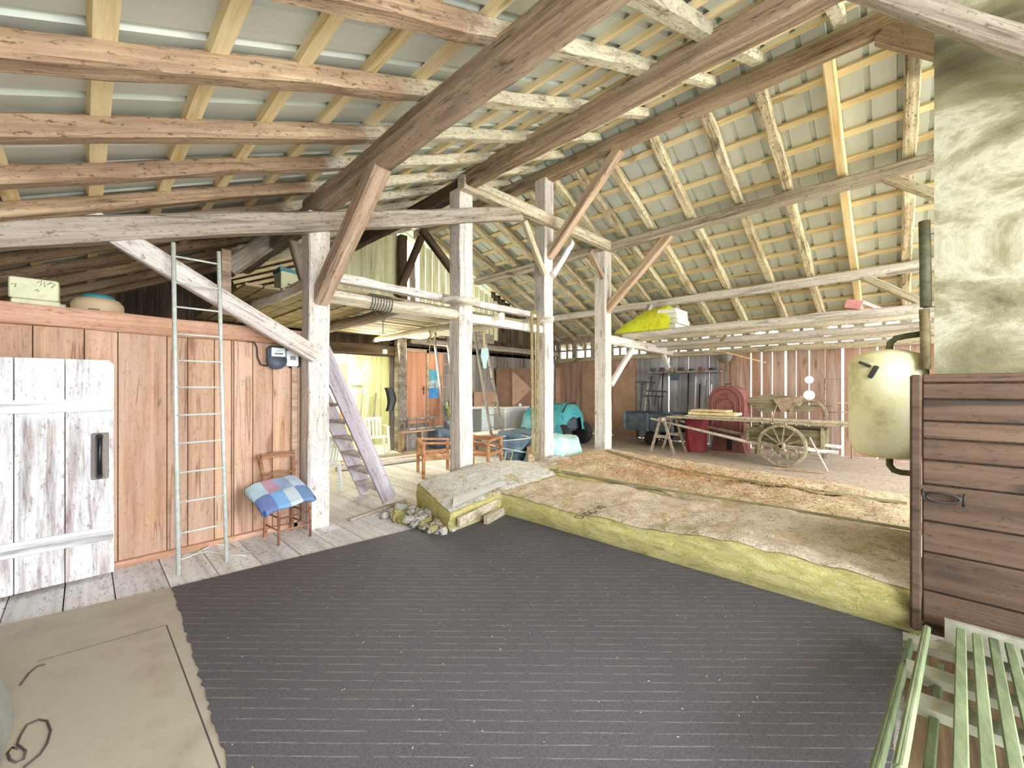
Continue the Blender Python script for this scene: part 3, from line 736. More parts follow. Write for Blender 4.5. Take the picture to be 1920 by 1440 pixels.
# belt loop beside third post
xb = at(1003, 700, Y=4.5).x
b = MB(); pts = []
zt, zb2 = 2.78, at(1005, 845, Y=4.5).z
for q in range(9): pts.append((xb+.085*math.cos(pi-pi*q/8)+.0, zt-.0+.06*math.sin(pi*q/8)))
for q in range(9): pts.append((xb+.055*math.cos(-pi*q/8), zb2-.055*math.sin(pi*q/8)))
pts.append(pts[0])
for (xa, za), (xc, zc) in zip(pts[:-1], pts[1:]): b.bar((xa, 4.5, za), (xc, 4.5, zc), .07, .012, up=(0,1,0.001))
tag(b.build('drive_belt', M['belt']), 'long flat leather belt hanging in a loop left of the third post', 'belt')
b = MB(); b.box((xb+.07, 4.66, .26), (.16, .04, .52)); tag(b.build('leaning_board', M['pink_wood']), 'short brown board standing under the hanging belt', 'board')

# loft poles on the right side
def lpole(px0, py0, px1, py1, X, r, lab):
    a, c = at(px0, py0, X=X), at(px1, py1, X=X); a.z = c.z = (a.z+c.z)/2
    logb(a, c, r, lab)
fz = 2.80
logb((9.1, 4.85, 2.80), (9.1, -1.0, 2.80), .085, 'front whitish pole of the right loft, nearest the camera', 'post_white')
logb((9.75, 4.85, 2.77), (9.75, -1.0, 2.78), .06, 'thin pole of the right loft just behind the front pole')
logb((10.55, 4.9, 2.68), (10.45, -1.0, 2.68), .08, 'middle whitish pole of the right loft', 'post_white')
logb((11.2, 4.9, 2.62), (11.25, -1.0, 2.62), .065, 'rear pole of the right loft close to the wall')
brace(at(1385, 600, X=9.6), at(1352, 640, X=9.9), .05, .05, M['beam_grey'], 'short stick standing on the right loft poles')
# yellow bag & foam on loft
t = thing('yellow_sack', 'bright yellow plastic sack slumped on the right loft beside the fourth post', 'sack', (9.3, 4.3, 2.9))
b = MB(); pts = []
for i in range(15):
    u = i/14; row = []
    for j in range(13):
        v = j/12
        X = 9.0+1.0*u; Yv = 5.05-1.35*v
        hgt = (math.sin(pi*min(1, max(0, v*.8+.1)))**.5)*(.30+.50*v)*(math.sin(pi*u)**.4 if 0 < u < 1 else 0)
        nn = mnoise.noise((X*4, Yv*4, 1))*.07
        row.append((X, Yv, 2.87+max(0, hgt+nn*1.3*(hgt > .02))))
    pts.append(row)
b.grid(pts); lower = [[(p[0], p[1], 2.865) for p in r] for r in pts]; b.grid(lower)
b.build('sack_body', M['yellow_bag'], t, recalc=False)
st = thing('foam_board_stack', 'stack of white foam boards beside the yellow sack', 'boards', (9.3, 3.6, 2.9))
for k in range(4):
    b = MB(); b.box((9.45, 3.78+random.uniform(-.03, .03), 2.93+k*.115), (.7, .42, .105)); b.build('foam_board', M['foam'], st)
p = at(1601, 570, X=9.1); b = MB(); b.box((9.1, p.y, 2.97), (.1, .22, .14), 0, Matrix.Rotation(.3, 3, 'X')); b.bar((9.1, p.y-.1, 3.0), (9.6, p.y-.5, 2.8), .03, .06)
tag(b.build('pink_block', M['pink']), 'pink block lying on the front loft pole near the chimney', 'block')
p = at(1430, 595, X=9.9); b = MB()
for k in range(5): b.box((9.9+random.uniform(-.2, .2), p.y-.3+k*.12, 2.88+.02*k), (.25, .2, .03), 0, Matrix.Rotation(random.uniform(-.3, .3), 3, 'X'))
tag(b.build('rag_heap', M['foam']), 'crumpled pale scraps on the right loft poles', 'scraps')

# ------------------------------------------------------------------ foreground floor coverings
b = MB()
b.prism([(-1.15, YN), (.6, YN), (.6, .0), (3.2, .0), (3.2, 3.7), (.5, 4.03), (-.45, 4.20), (-1.15, 4.3)], 'z', .001, .016)
o = b.build('fibreboard_sheet', M['fibreboard']); tag(o, 'beige fibreboard panels covering the near left floor', 'board')
b = MB(); b.bar(at(312, 1172, Z=.0165), at(412, 1440, Z=.0165), .006, .001); b.bar(at(412, 1440, Z=.0165), (.38, 0.3, .0165), .006, .001)
b.bar(at(70, 1240, Z=.0165), at(312, 1172, Z=.0165), .003, .001)
b.build('panel_seam', M['marker'], o)
o['world_at'] = (0, 0, 0)
b = MB(); pts = [at(px, py, Z=.018) for px, py in ((45,1440),(75,1415),(88,1395),(95,1370),(88,1352),(72,1350),(50,1360),(38,1380),(32,1395),(38,1400),(48,1408),(44,1424),(30,1430),(18,1424),(14,1412),(22,1402),(36,1404))]
b.tube(pts, .0045, 6); tag(b.build('marker_scribble', M['marker']), 'looping dark marker scribble at the bottom left on the beige board', 'marking')
b = MB(); pts = [at(px, py, Z=.018) for px, py in ((38,1285),(55,1262),(70,1250),(84,1246))]; b.tube(pts, .005, 5)
tag(b.build('marker_scribble', M['marker']), 'short dark marker stroke above the looping scribble on the beige board', 'marking')
b = MB(); rim = []
def edge(p, q, n, amp):
    p, q = Vector(p+(0,)), Vector(q+(0,)); d = (q-p); nn = Vector((-d.y, d.x, 0)).normalized()
    return [p+d*k/n+nn*random.uniform(-amp, amp)*(0 < k) for k in range(n)]
C0, C1, C2, C3, C4, C5 = (.46, 4.02), (3.49, 3.67), (3.55, -.06), (2.2, .02), (1.2, .1), (.34, .1)
pl = edge(C0, C1, 30, .002)+edge(C1, C2, 10, .002)+edge(C2, C3, 20, .004)+edge(C3, C4, 4, .004)+edge(C4, C5, 4, 0)+edge(C5, C0, 110, .009)
b.prism([(q.x, q.y) for q in pl], 'z', .0165, .021)
tag(b.build('underlay_membrane', M['sheet']), 'dark grey roofing membrane with dashed white lines spread on the floor', 'membrane')
# crumbs on the membrane
b = MB()
for k in range(150):
    x, y = random.uniform(.5, 3.3), random.uniform(.4, 3.7); a = random.uniform(0, pi); L = random.uniform(.003, .012)
    b.bar((x, y, .023), (x+L*math.cos(a), y+L*math.sin(a), .0235), .002, .001)
tag(b.build('straw_crumbs', M['foam']), 'pale crumbs and straw bits strewn over the dark membrane', 'crumbs', kind='stuff')
# grey panel at the bottom left corner
p0, p1 = at(0, 1128, X=-.40), at(46, 1250, X=-.22)
b = MB(); pts = []
for i in range(13):
    t = i/12; c = Vector((-.225-.02*math.sin(t*pi), 2.96-1.9*t, 0)); row = []
    for j in range(11):
        s = j/10; z = .02+.62*s; row.append((c.x-.27*s**1.6, c.y+.10*s, z))
    pts.append(row)
b.grid(pts); b.grid([[(p[0]-.012, p[1], p[2]) for p in r] for r in pts])
b.grid([[pts[0][j], (pts[0][j][0]-.012, pts[0][j][1], pts[0][j][2])] for j in range(11)])
tag(b.build('grey_panel', M['grey_panel'], recalc=False), 'smooth grey sheet leaning at the bottom left edge of the picture', 'panel')

# ------------------------------------------------------------------ mineral wool mats
def mat_obj(label, quad, ztop, mats, n=26, mth=16, seed=0, rough=.03, side_bulge=.03, paper=True, inset=.0, group=None):
    q = [Vector((a, c, 0)) for a, c in quad]
    t = thing('insulation_mat', label, 'insulation', (q[0].x, q[0].y, 0), group)
    def P(u, v): return q[0]*(1-u)*(1-v)+q[1]*u*(1-v)+q[2]*u*v+q[3]*(1-u)*v
    def zt(p, u, v):
        e = min(u, 1-u, v, 1-v); r = min(1, e/.05)
        return ztop(p.x, p.y)*(.94+.06*math.sin(r*pi/2))+mnoise.noise((p.x*1.8, p.y*1.8, seed))*rough+mnoise.noise((p.x*6, p.y*6, seed+5))*rough*.5+mnoise.noise((p.x*15, p.y*15, seed+9))*rough*.3
    b = MB(); top = []
    for i in range(n+1):
        row = []
        for j in range(mth+1):
            u, v = i/n, j/mth; p = P(u, v); row.append(Vector((p.x, p.y, zt(p, u, v)-.006)))
        top.append(row)
    b.grid(top)
    # sides
    loop = [(i, 0) for i in range(n)]+[(n, j) for j in range(mth)]+[(n-i, mth) for i in range(n)]+[(0, mth-j) for j in range(mth)]
    cen = sum(q, Vector())/4; rows = []
    LV = 8
    for (i, j) in loop+[loop[0]]:
        tp = top[i][j]; out = Vector((tp.x, tp.y, 0))-cen; 
        if j == 0: o_ = (q[1]-q[0]).cross(Vector((0,0,1)))
        elif i == n: o_ = (q[2]-q[1]).cross(Vector((0,0,1)))
        elif j == mth: o_ = (q[3]-q[2]).cross(Vector((0,0,1)))
        else: o_ = (q[0]-q[3]).cross(Vector((0,0,1)))
        o_.normalize()
        if o_.dot(out) < 0: o_ = -o_
        row = []
        for k in range(LV+1):
            s = k/LV; z = tp.z*(1-s)+.004*s
            bl = (math.sin(pi*s)*side_bulge+mnoise.noise((tp.x*5, tp.y*5, z*14+seed))*.022*(0 < k < LV)) if k else 0
            row.append((tp.x+o_.x*bl, tp.y+o_.y*bl, z))
        rows.append(row)
    b.grid(rows)
    b.build('wool_core', mats[0], t)
    if paper:
        b2 = MB(); g = []
        for i in range(n+1):
            row = []
            for j in range(mth+1):
                u, v = inset+(1-2*inset)*i/n, inset+(1-2*inset)*j/mth; p = P(u, v)
                row.append((p.x, p.y, zt(p, u, v)+.006+.004*mnoise.noise((p.x*9, p.y*9, 3))))
            g.append(row)
        b2.grid(g); b2.build('paper_facing', mats[1], t)
    return t
hump = lambda x, y: math.exp(-((x-4.0)**2/1.1+(y-4.35)**2/.5))
mat_obj('pale paper faced insulation mat at the left, in front of the second post', [(2.66, 3.42), (2.98, 4.52), (4.95, 4.52), (4.98, 3.62)],
        lambda x, y: .235+.18*hump(x, y)+.01*(x-2.7), (M['wool'], M['kraft_white']), 26, 14, 1, .02)
b = MB(); g = []
for i in range(9):
    u = i/8; a = Vector((2.72, 3.46, .262)).lerp(Vector((4.2, 3.72, .33)), u); c = Vector((3.0, 3.80, .275)).lerp(Vector((4.3, 3.92, .345)), u)
    g.append([a, a.lerp(c, .5)+Vector((0, 0, .012)), c])
b.grid(g)
tag(b.build('paper_strip', M['paper_white']), 'folded smooth white paper strip along the front edge of the left mat', 'paper')
for k, (p0, p1, lab) in enumerate((((2.70, 3.335, .13), (3.50, 3.50, .17), 'pale timber block along the front edge of the left mat'), ((3.08, 3.33, .06), (3.47, 3.44, .06), 'short pale timber offcut at the corner between the two mats'))):
    b = MB(); b.bar(p0, p1, .05 if k == 0 else .06, .10, ch=.008); tag(b.build('timber_block', M['beam_pale']), lab, 'block')
# tattered waste wool left of it
b = MB()
for k in range(110):
    c = Vector((2.58+random.uniform(-.12, .28), 3.55+random.uniform(-.1, .95), .05+random.uniform(0, .1)))
    if c.x < 2.62+.28*(c.y-3.5): pass
    r = random.uniform(.02, .07); c.z = .02+.8*r*random.random(); pr = []
    g = []
    for i in range(7):
        row = []
        for j in range(9):
            th, ph = pi*i/6, 2*pi*j/8; d = Vector((math.sin(th)*math.cos(ph), math.sin(th)*math.sin(ph), math.cos(th)*.7))
            row.append(c+d*r*(1+1.3*mnoise.noise(d*2.6+c*9)))
        g.append(row)
    b.grid(g, random.choice((0, 1, 1, 1)))
tag(b.build('wool_scraps', [M['wool'], M['kraft_white']]), 'torn clumps of yellow and grey mineral wool beside the left mat', 'wool scraps', kind='stuff')
mx = lambda x, y: .235
fm = mat_obj('yellow edged insulation mat along the right of the dark membrane', [(3.49, 3.72), (4.72, 3.80), (4.86, -.10), (3.56, -.10)],
        lambda x, y: .265+.05*max(0, 1-y/2.5)+.03*math.exp(-((y-1.0)**2)/.12), (M['wool'], M['kraft']), 26, 84, 2, .035, .05)
fc_ = bpy.data.curves.new('printing', 'FONT'); fc_.body = 'O ISO V8'; fc_.size = .13; fc_.extrude = .001
tmp_ = bpy.data.objects.new('tmp', fc_); COL.objects.link(tmp_); bpy.context.view_layer.update()
me_ = bpy.data.meshes.new_from_object(tmp_.evaluated_get(bpy.context.evaluated_depsgraph_get())); bpy.data.objects.remove(tmp_); bpy.data.curves.remove(fc_)
fo = bpy.data.objects.new('printing', me_); COL.objects.link(fo); me_.materials.clear(); me_.materials.append(M['marker']); fo.parent = fm
pq = at(1088, 972, Z=.335); fo.location = pq-Vector(fm.location); fo.location.z = .325; fo.rotation_euler = (0, 0, math.radians(2))
mat_obj('straw littered insulation mat behind the front mat', [(4.72, 4.05), (6.05, 4.3), (6.2, -.12), (4.88, -.12)],
        lambda x, y: .275+.05*math.exp(-((y-3.4)**2)/.6), (M['wool'], M['kraft_straw']), 22, 60, 3, .05, .03)
mat_obj('rear straw strewn insulation mat reaching the third post', [(5.95, 4.55), (7.6, 4.6), (7.5, -.8), (6.12, -.7)],
        lambda x, y: .21+.05*math.exp(-((y-4.2)**2)/.6)-.10*max(0, min(1, (2.2-y)/2.5)), (M['wool'], M['kraft_straw']), 22, 60, 4, .05, .03)
mat_obj('small grey insulation offcut lying between the second and third posts', [(4.75, 3.95), (4.7, 4.5), (6.0, 4.52), (5.9, 4.1)],
        lambda x, y: .29, (M['wool'], M['kraft_white']), 14, 8, 6, .05, .03)
def strip(pts, wd, lab, mat):
    b = MB(); g = []
    P = [Vector(p) for p in pts]; g = []
    for i, p in enumerate(P):
        d = (P[min(i+1, len(P)-1)]-P[max(i-1, 0)]); n_ = Vector((-d.y, d.x, 0)).normalized()
        g.append([p-n_*wd/2, p+Vector((0, 0, .02)), p+n_*wd/2])
    b.grid(g); tag(b.build('membrane_strip', mat), lab, 'strip')
M['strip_dark'] = plain('strip_dark', '#7c7658', '#96906c', 8, .8)
strip([(4.78, 3.75, .32), (4.80, 2.9, .31), (4.78, 2.0, .315), (4.84, 1.2, .32), (4.86, .4, .325), (4.88, -.08, .325)], .07, 'narrow dark strip lying in the seam between front and straw mats', M['strip_dark'])
strip([(7.2, 4.2, .28), (6.7, 3.2, .27), (6.1, 2.3, .31), (6.05, 1.3, .31), (6.1, .2, .29), (6.12, -.08, .29)], .09, 'winding olive strip lying across the rear mats', M['strip_dark'])
# straw stuff
b = MB()
for k in range(2600):
    x, y = random.gauss(5.9, .75), random.gauss(2.6, 1.2)
    if not (4.9 < x < 7.4 and -.3 < y < 4.4): continue
    a = random.uniform(0, pi); L = random.uniform(.015, .05); z = .315+random.uniform(-.02, .03)-(.04 if x > 6.2 else 0)
    b.bar((x, y, z), (x+L*math.cos(a), y+L*math.sin(a), z+random.uniform(-.01, .015)), .011, .004)
M['straw'] = plain('straw', '#84502c', '#b47c4c', 3, .9, c3='#d8b084')
tag(b.build('straw_litter', M['straw']), 'reddish straw and wood chips strewn over the rear mats', 'straw', kind='stuff')

# ------------------------------------------------------------------ left door, ladder, meter, chair
t = bpy.data.objects.new('door_1', None); COL.objects.link(t); t['kind'] = 'structure'; t['world_at'] = (-1.1, 4.7, 0); t.location = (-1.1, 4.7, 0)
YD = 4.70
xr = .165
b = MB(); xs = [-.95, -.72, at(26, 700, Y=YD).x, at(122, 700, Y=YD).x, xr]
for a, c in zip(xs[:-1], xs[1:]):
    if c < xr: b.cbox(((a+c)/2, YD, .90), (c-a-.006, .035, 1.74), .004)
    else: b.prism([(a+.003, .03), (c, .03), (c, 1.735), (c-.03, 1.77), (a+.003, 1.77)], 'y', YD-.0175, YD+.0175)
b.build('door_board', M['door_white'], t)
for zc, hh in ((1.405, .10), (.36, .11)):
    b = MB(); b.cbox((-.40, YD-.032, zc), (1.12, .03, hh), .006); b.build('ledge', M['door_ledge'], t)
b = MB(); hx = at(188, 860, Y=YD-.04).x; zt, zb_ = at(188, 815, Y=YD-.04).z, at(188, 895, Y=YD-.04).z
b.cbox((hx, YD-.03, (zt+zb_)/2), (.10, .025, zt-zb_+.03), .006)
h = b.build('handle_plate', M['grey_plank'], t)
b = MB(); pts = [(hx-.005, YD-.045, zb_+.01), (hx-.005, YD-.09, zb_+.04), (hx-.005, YD-.1, (zt+zb_)/2), (hx-.005, YD-.09, zt-.04), (hx-.005, YD-.045, zt-.01)]
b.tube(pts, [.022, .017, .014, .017, .022], 8); b.build('door_handle', M['black'], h)

# metal ladder leaning on the slanting tie beam
la0, la1 = at(335, 1082, Z=.0), at(425, 1058, Z=.0)
lt0, lt1 = at(325, 455, Y=4.44), at(410, 472, Y=4.44)
t = thing('metal_ladder', 'tall thin galvanised ladder leaning in front of the brown plank wall', 'ladder', la0)
for a, c in ((la0, lt0), (la1, lt1)):
    b = MB(); a = Vector(a); a.z = .02; b.tube([a, a.lerp(c, .5)+Vector((0, .012, 0)), c], .0165, 8)
    b.build('rail', M['steel'], t)
for k, py in enumerate((477, 527, 573, 624, 674, 724, 776, 828, 882, 936, 992)):
    f = [0, 0]
    zz = at(329, py, Y=4.37).z
    tt = (zz-.02)/(lt0.z-.02); tt = max(.02, min(.985, tt)); tt = 1-(1-tt)
    p, q = Vector(la0).lerp(lt0, tt), Vector(la1).lerp(lt1, tt)
    b = MB(); b.tube([p, q], .0085, 6); b.build('rung', M['steel'], t)
# electricity meter & fuse box
mc = at(519, 667, Y=YP-.06)
t = thing('electric_meter', 'black round shouldered electricity meter with a pale window, high on the plank wall', 'meter', mc)
b = MB(); b.cbox((mc.x, YP-.05, mc.z+.02), (.185, .10, .17), .03); b.lathe([(.0, -.075), (.088, -.07), (.095, -.05), (.095, 0)], (mc.x, YP-.03, mc.z-.05), 'y', 22)
b.build('housing', M['slate_metal'], t)
b = MB(); b.cbox((mc.x+.003, YP-.105, mc.z+.035), (.135, .012, .095), .01); w_ = b.build('window', M['white_plastic'], t)
b = MB(); b.bx(mc.x-.035, mc.x+.045, YP-.1125, YP-.1115, mc.z+.012, mc.z+.026); b.bx(mc.x-.03, mc.x+.025, YP-.1125, YP-.1115, mc.z+.045, mc.z+.05); b.build('dial', M['black'], w_)
fc = at(547, 672, Y=YP-.05)
t = thing('fuse_box', 'small pale green fuse box to the right of the black meter', 'fuse box', fc)
b = MB(); b.cbox((fc.x, YP-.045, fc.z), (.125, .08, .175), .01); b.build('housing', M['white_enamel'], t)
b = MB(); b.bx(fc.x-.028, fc.x+.028, YP-.0875, YP-.085, fc.z-.02, fc.z+.025); b.build('label_plate', M['grey_panel'], t)
b = MB(); b.tube([(fc.x+.065, YP-.03, fc.z+.03), (fc.x+.085, YP-.03, fc.z), (fc.x+.08, YP-.03, fc.z-.08), (fc.x+.04, YP-.03, fc.z-.125), (fc.x-.02, YP-.03, fc.z-.09)], .010, 6)
tag(b.build('power_cable', M['black']), 'dark cable looping below the fuse box', 'cable'); b = MB()
b.tube([(mc.x-.08, YP-.03, mc.z-.11), (mc.x-.14, YP-.02, mc.z-.10), (mc.x-.17, YP-.02, mc.z-.02), (mc.x-.175, YP-.02, mc.z+.08), (mc.x-.20, YP-.02, mc.z+.13), (mc.x-.27, YP-.02, mc.z+.14)], .008, 6)
tag(b.build('power_cable', M['black']), 'dark cable bowing out left of the black meter', 'cable')
# cable on floor
b = MB(); pts = [at(px, py, Z=.012) for px, py in ((420, 1022), (400, 1020), (382, 1030), (365, 1040), (330, 1052), (345, 1042), (390, 1034), (430, 1040), (462, 1042), (470, 1036), (445, 1028), (432, 1020))]
b.tube(pts, .006, 6); tag(b.build('floor_cable', M['cable']), 'thin white cable curled on the floor by the ladder foot', 'cable')

def dining_chair():
    t = thing('dining_chair', 'old brown wooden chair against the plank wall holding a folded blanket', 'chair')
    W, D, SZ = .40, .38, .44
    b = MB(); g = [(-W/2, -D/2), (W/2, -D/2), (W/2-.03, D/2), (-W/2+.03, D/2)]; b.prism(g, 'z', SZ-.03, SZ); b.build('seat', M['chair_wood'], t)
    for sx in (-1, 1):
        b = MB(); b.tube([(sx*(W/2-.025), -D/2+.03, 0), (sx*(W/2-.03), -D/2+.03, SZ-.03)], [.014, .019], 8); b.build('leg', M['chair_wood'], t)
        b = MB(); pts = [(sx*(W/2-.05), D/2+.03, 0), (sx*(W/2-.05), D/2-.01, SZ), (sx*(W/2-.03), D/2+.02, SZ+.2), (sx*(W/2-.005), D/2+.09, SZ+.45)]
        for p, q in zip(pts[:-1], pts[1:]): b.bar(p, q, .034, .028)
        b.build('leg', M['chair_wood'], t)
    def slat(z0, hh, amp, y):
        b = MB(); n = 14; top, bot = [], []
        for k in range(n+1):
            u = k/n; xx = (u-.5)*(W-.03); yy = y+.03*(1-(2*u-1)**2)
            zz = z0+amp*math.cos(2*pi*(u-.5)*1.5)
            top.append((xx, yy, zz+hh)); bot.append((xx, yy, zz))
        b.grid([bot, top]); b.grid([[(p[0], p[1]-.014, p[2]) for p in bot], [(p[0], p[1]-.014, p[2]) for p in top]])
        b.grid([top, [(p[0], p[1]-.014, p[2]) for p in top]]); b.grid([bot, [(p[0], p[1]-.014, p[2]) for p in bot]])
        b.build('back_slat', M['chair_wood'], t)
    slat(SZ+.40, .055, .006, D/2+.055); slat(SZ+.22, .028, .010, D/2+.02); slat(SZ+.17, .022, .010, D/2+.012)
    for z in (.14, .27):
        b = MB(); b.tube([(-W/2+.03, -D/2+.03, z), (W/2-.03, -D/2+.03, z)], .009, 6)
        for sx in (-1, 1): b.tube([(sx*(W/2-.04), -D/2+.03, z), (sx*(W/2-.05), D/2+.02, z)], .009, 6)
        b.build('stretcher', M['chair_wood'], t)
    return t
ch = dining_chair(); ch.scale = (.9, .9, .96); cpos = Vector((1.44, 4.55, 0)); place(ch, cpos, math.radians(8))
# blanket: folded, draped over the seat
def blanket():
    b = MB(); L, Wd = .46, .38; layers = []
    n, m = 24, 18
    def shape(u, v, off):
        x = (u-.5)*L; s = (v-.5)
        y = s*Wd; z = .47+off
        if s < -.12:          # hangs over the front edge
            k = (-s-.12)/.38; y = -.12*Wd-.13*k; z = .47+off-.035*k**1.4
        z += .012*mnoise.noise((x*8, y*8, off*30))
        z -= .02*max(0, abs(u-.5)-.36)/.14
        z += (y+.05)*.36
        return Vector((x+.01*mnoise.noise((y*6, x*4, 2)), y, z))
    for off in (0.0, .06):
        b.grid([[shape(i/n, j/m, off) for j in range(m+1)] for i in range(n+1)])
    for (fix, a) in (('u', 0), ('u', 1), ('v', 0), ('v', 1)):
        rows = []
        cnt = m if fix == 'u' else n
        for j in range(cnt+1):
            u, v = (a, j/cnt) if fix == 'u' else (j/cnt, a); row = []
            for k in range(7):
                o_ = .06*k/6; p = shape(u, v, o_); bulge = .028*math.sin(pi*k/6)+.004*math.sin(k*4)
                if fix == 'u': p.x += (bulge if a else -bulge)
                else: p.y += (bulge if a else -bulge)
                row.append(p)
            rows.append(row)
        b.grid(rows)
    o = b.build('folded_blanket', M['blanket'])
    uv = o.data.uv_layers.new(name='UVMap')
    for poly in o.data.polygons:
        for li in poly.loop_indices:
            c = o.data.vertices[o.data.loops[li].vertex_index].co
            uv.data[li].uv = (min(.98, max(.01, c.x/L+.5)), min(.98, max(.01, (c.y+.20)/.36)))
    return o
bl = blanket(); place(bl, cpos+Vector((-.02, -.03, -.02)), math.radians(6), 0, math.radians(-6)); tag(bl, 'folded patchwork blanket in blue, grey and pink squares on the brown chair', 'blanket')

# things stored above the left partition
for (px0, px1, py0, py1, lab, kind) in ((15, 110, 516, 556, 'pale polystyrene box lid with scribbles, upper one of the pair above the plank wall', 'u'), (19, 113, 556, 572, 'lower pale polystyrene box above the plank wall', 'l')):
    a, c = at(px0, py0, Y=5.0), at(px1, py1, Y=5.0)
    z1 = at(px0, py0, Y=5.0).z; z0 = at(px0, py1, Y=5.0).z
    if kind == 'l': z1, z0 = at(19, 556, Y=5.0).z-.005, 2.125
    b = MB(); b.cbox(((a.x+c.x)/2, 5.0+.15, (z0+z1)/2), (c.x-a.x, .30, z1-z0), .008)
    if kind == 'u':
        for sc in (((70, 530), (78, 526), (76, 536), (84, 528), (84, 538)), ((88, 534), (96, 530)), ((20, 532), (30, 532), (28, 538)), ((94, 530), (104, 534), (96, 540)), ((65, 545), (70, 543), (73, 547))):
            b.tube([at(x, y, Y=4.998) for x, y in sc], .0022, 4, 1)
    o = b.build('foam_box', [M['styro'], M['marker']]); tag(o, lab, 'box')
bc = Vector((at(184, 575, Y=5.2).x, 5.25, 2.125))
t = thing('cardboard_tub', 'round tan tub with teal lid on top of the plank wall', 'tub', bc)
b = MB(); b.lathe([(.14, 0), (.165, .01), (.175, .08), (.172, .17), (.14, .215), (.12, .22)], bc, 'z', 28); b.build('tub_body', M['card'], t)
b = MB(); b.lathe([(.115, .218), (.112, .235), (.09, .258), (.02, .262)], bc, 'z', 28); b.build('lid', M['teal_lid'], t)
b = MB()
for k in range(3): b.bx(bc.x-.06, bc.x+.07-.03*k, bc.y-.178, bc.y-.170, .075+2.125+k*.014, .082+2.125+k*.014)
b.build('label_print', M['marker'], t)
b = MB(); g = []
for i in range(9):
    th = pi*i/8; g.append([Vector((bc.x-.27, 5.22, 2.13))+Vector((math.sin(th)*math.cos(2*pi*j/10)*.09, math.sin(th)*math.sin(2*pi*j/10)*.1, (1-math.cos(th))*.07))*(1+.25*mnoise.noise((i*.9, j*.7, 1))) for j in range(11)])
b.grid(g); tag(b.build('plastic_bag', M['white_plastic']), 'crumpled whitish bag between the polystyrene boxes and the tub', 'bag')

# loft carton, red tin and clutter
p = at(548, 548, Y=6.4); 
t = thing('carton', 'pale yellow printed carton with blue lid on the small loft', 'box', (p.x, 6.5, 2.76))
b = MB(); b.cbox((p.x, 6.5, 3.0), (.33, .3, .42), .006); b.build('carton_body', M['styro'], t)
b = MB(); b.box((p.x, 6.5, 3.225), (.36, .33, .05), 0, Matrix.Rotation(.08, 3, 'Y')); b.build('lid', M['teal_lid'], t)
b = MB()
for k in range(4): b.bx(p.x-.08, p.x+.05+.01*k, 6.345, 6.35, 2.92+k*.035, 2.935+k*.035)
b.build('printing', M['marker'], t)
p = at(507, 540, Y=6.3); b = MB(); b.cbox((p.x, 6.3, 2.84), (.16, .14, .15), .008, 0); b.cbox((p.x-.02, 6.225, 2.84), (.11, .012, .10), .004, 1)
tag(b.build('tin_box', [M['white_paint'], M['red_paint']]), 'small box with red face left of the loft carton', 'box')
b = MB(); p = at(423, 500, Y=5.6); b.box((p.x, 5.6, 2.75), (.09, .09, .75)); tag(b.build('upright_batten', M['pink_wood']), 'short brown upright behind the ladder top', 'batten')
for k in range(5):
    b = MB(); a = at(425+k*6, 512+k*9, Y=7.8); c = at(560+k*3, 480+k*11, Y=7.8); b.bar(a, c, .05, .05)
    tag(b.build('loft_batten', M['pine_new']), 'pale batten stacked on the small loft, %s from the top' % ORD[k], 'batten', 'pale battens on the small loft')

# ------------------------------------------------------------------ staircase
s0, s1 = Vector((1.98, 0, 1.93)), Vector((2.85, 0, .02))
t = thing('loft_stair', 'steep grey wooden stair descending to the right behind the first post', 'stair', (2.8, 4.95, 0))
for y in (4.97, 5.62):
    bpy.context.view_layer.update(); timber('stringer', (1.94, y, 2.01), (2.83, y, .04), .045, .20, M['stair'], '', parent=t, jit=.002, ch=.004)
for k in range(8):
    z = .2+k*.225; f = (2.72-z)/(2.72-.04); x = 1.62+(2.83-1.62)*f
    b = MB(); b.box((x-.02, 5.295, z), (.20, .62, .03)); b.build('tread', M['stair'], t)
# strip of dirty boards + skirting at stairs
b = MB(); b.bar(at(655, 975, Z=.02), at(760, 938, Z=.02), .05, .03); tag(b.build('floor_batten', M['beam_grey']), 'dark thin batten on the floor in front of the stair foot', 'batten')

def plastic_chair(lab):
    t = thing('garden_chair', lab, 'chair')
    for sx in (-1, 1):
        for sy, top in ((-1, .64), (1, .44)):
            b = MB(); b.bar((sx*.26, sy*.22, 0), (sx*.23, sy*.19, top), .05, .035); b.build('leg', M['white_plastic'], t)
        b = MB(); b.bar((sx*.24, -.24, .65), (sx*.24, .24, .67), .055, .03, ch=.008); b.build('armrest', M['white_plastic'], t)
    b = MB(); b.cbox((0, 0, .42), (.46, .44, .035), .01); b.build('seat', M['white_plastic'], t)
    b = MB(); b.bar((-.2, .27, .82), (.2, .27, .82), .03, .07)
    for k in range(5): b.bar((-.16+.08*k, .2, .44), (-.17+.085*k, .27, .80), .045, .015)
    b.build('backrest', M['white_plastic'], t); return t
c1 = plastic_chair('white plastic garden chair half hidden by the first post'); place(c1, (2.3, 6.05, 0), math.radians(215))
c2 = plastic_chair('white plastic garden chair by the bright room doorway'); place(c2, (4.55, 8.6, 0), math.radians(-15))

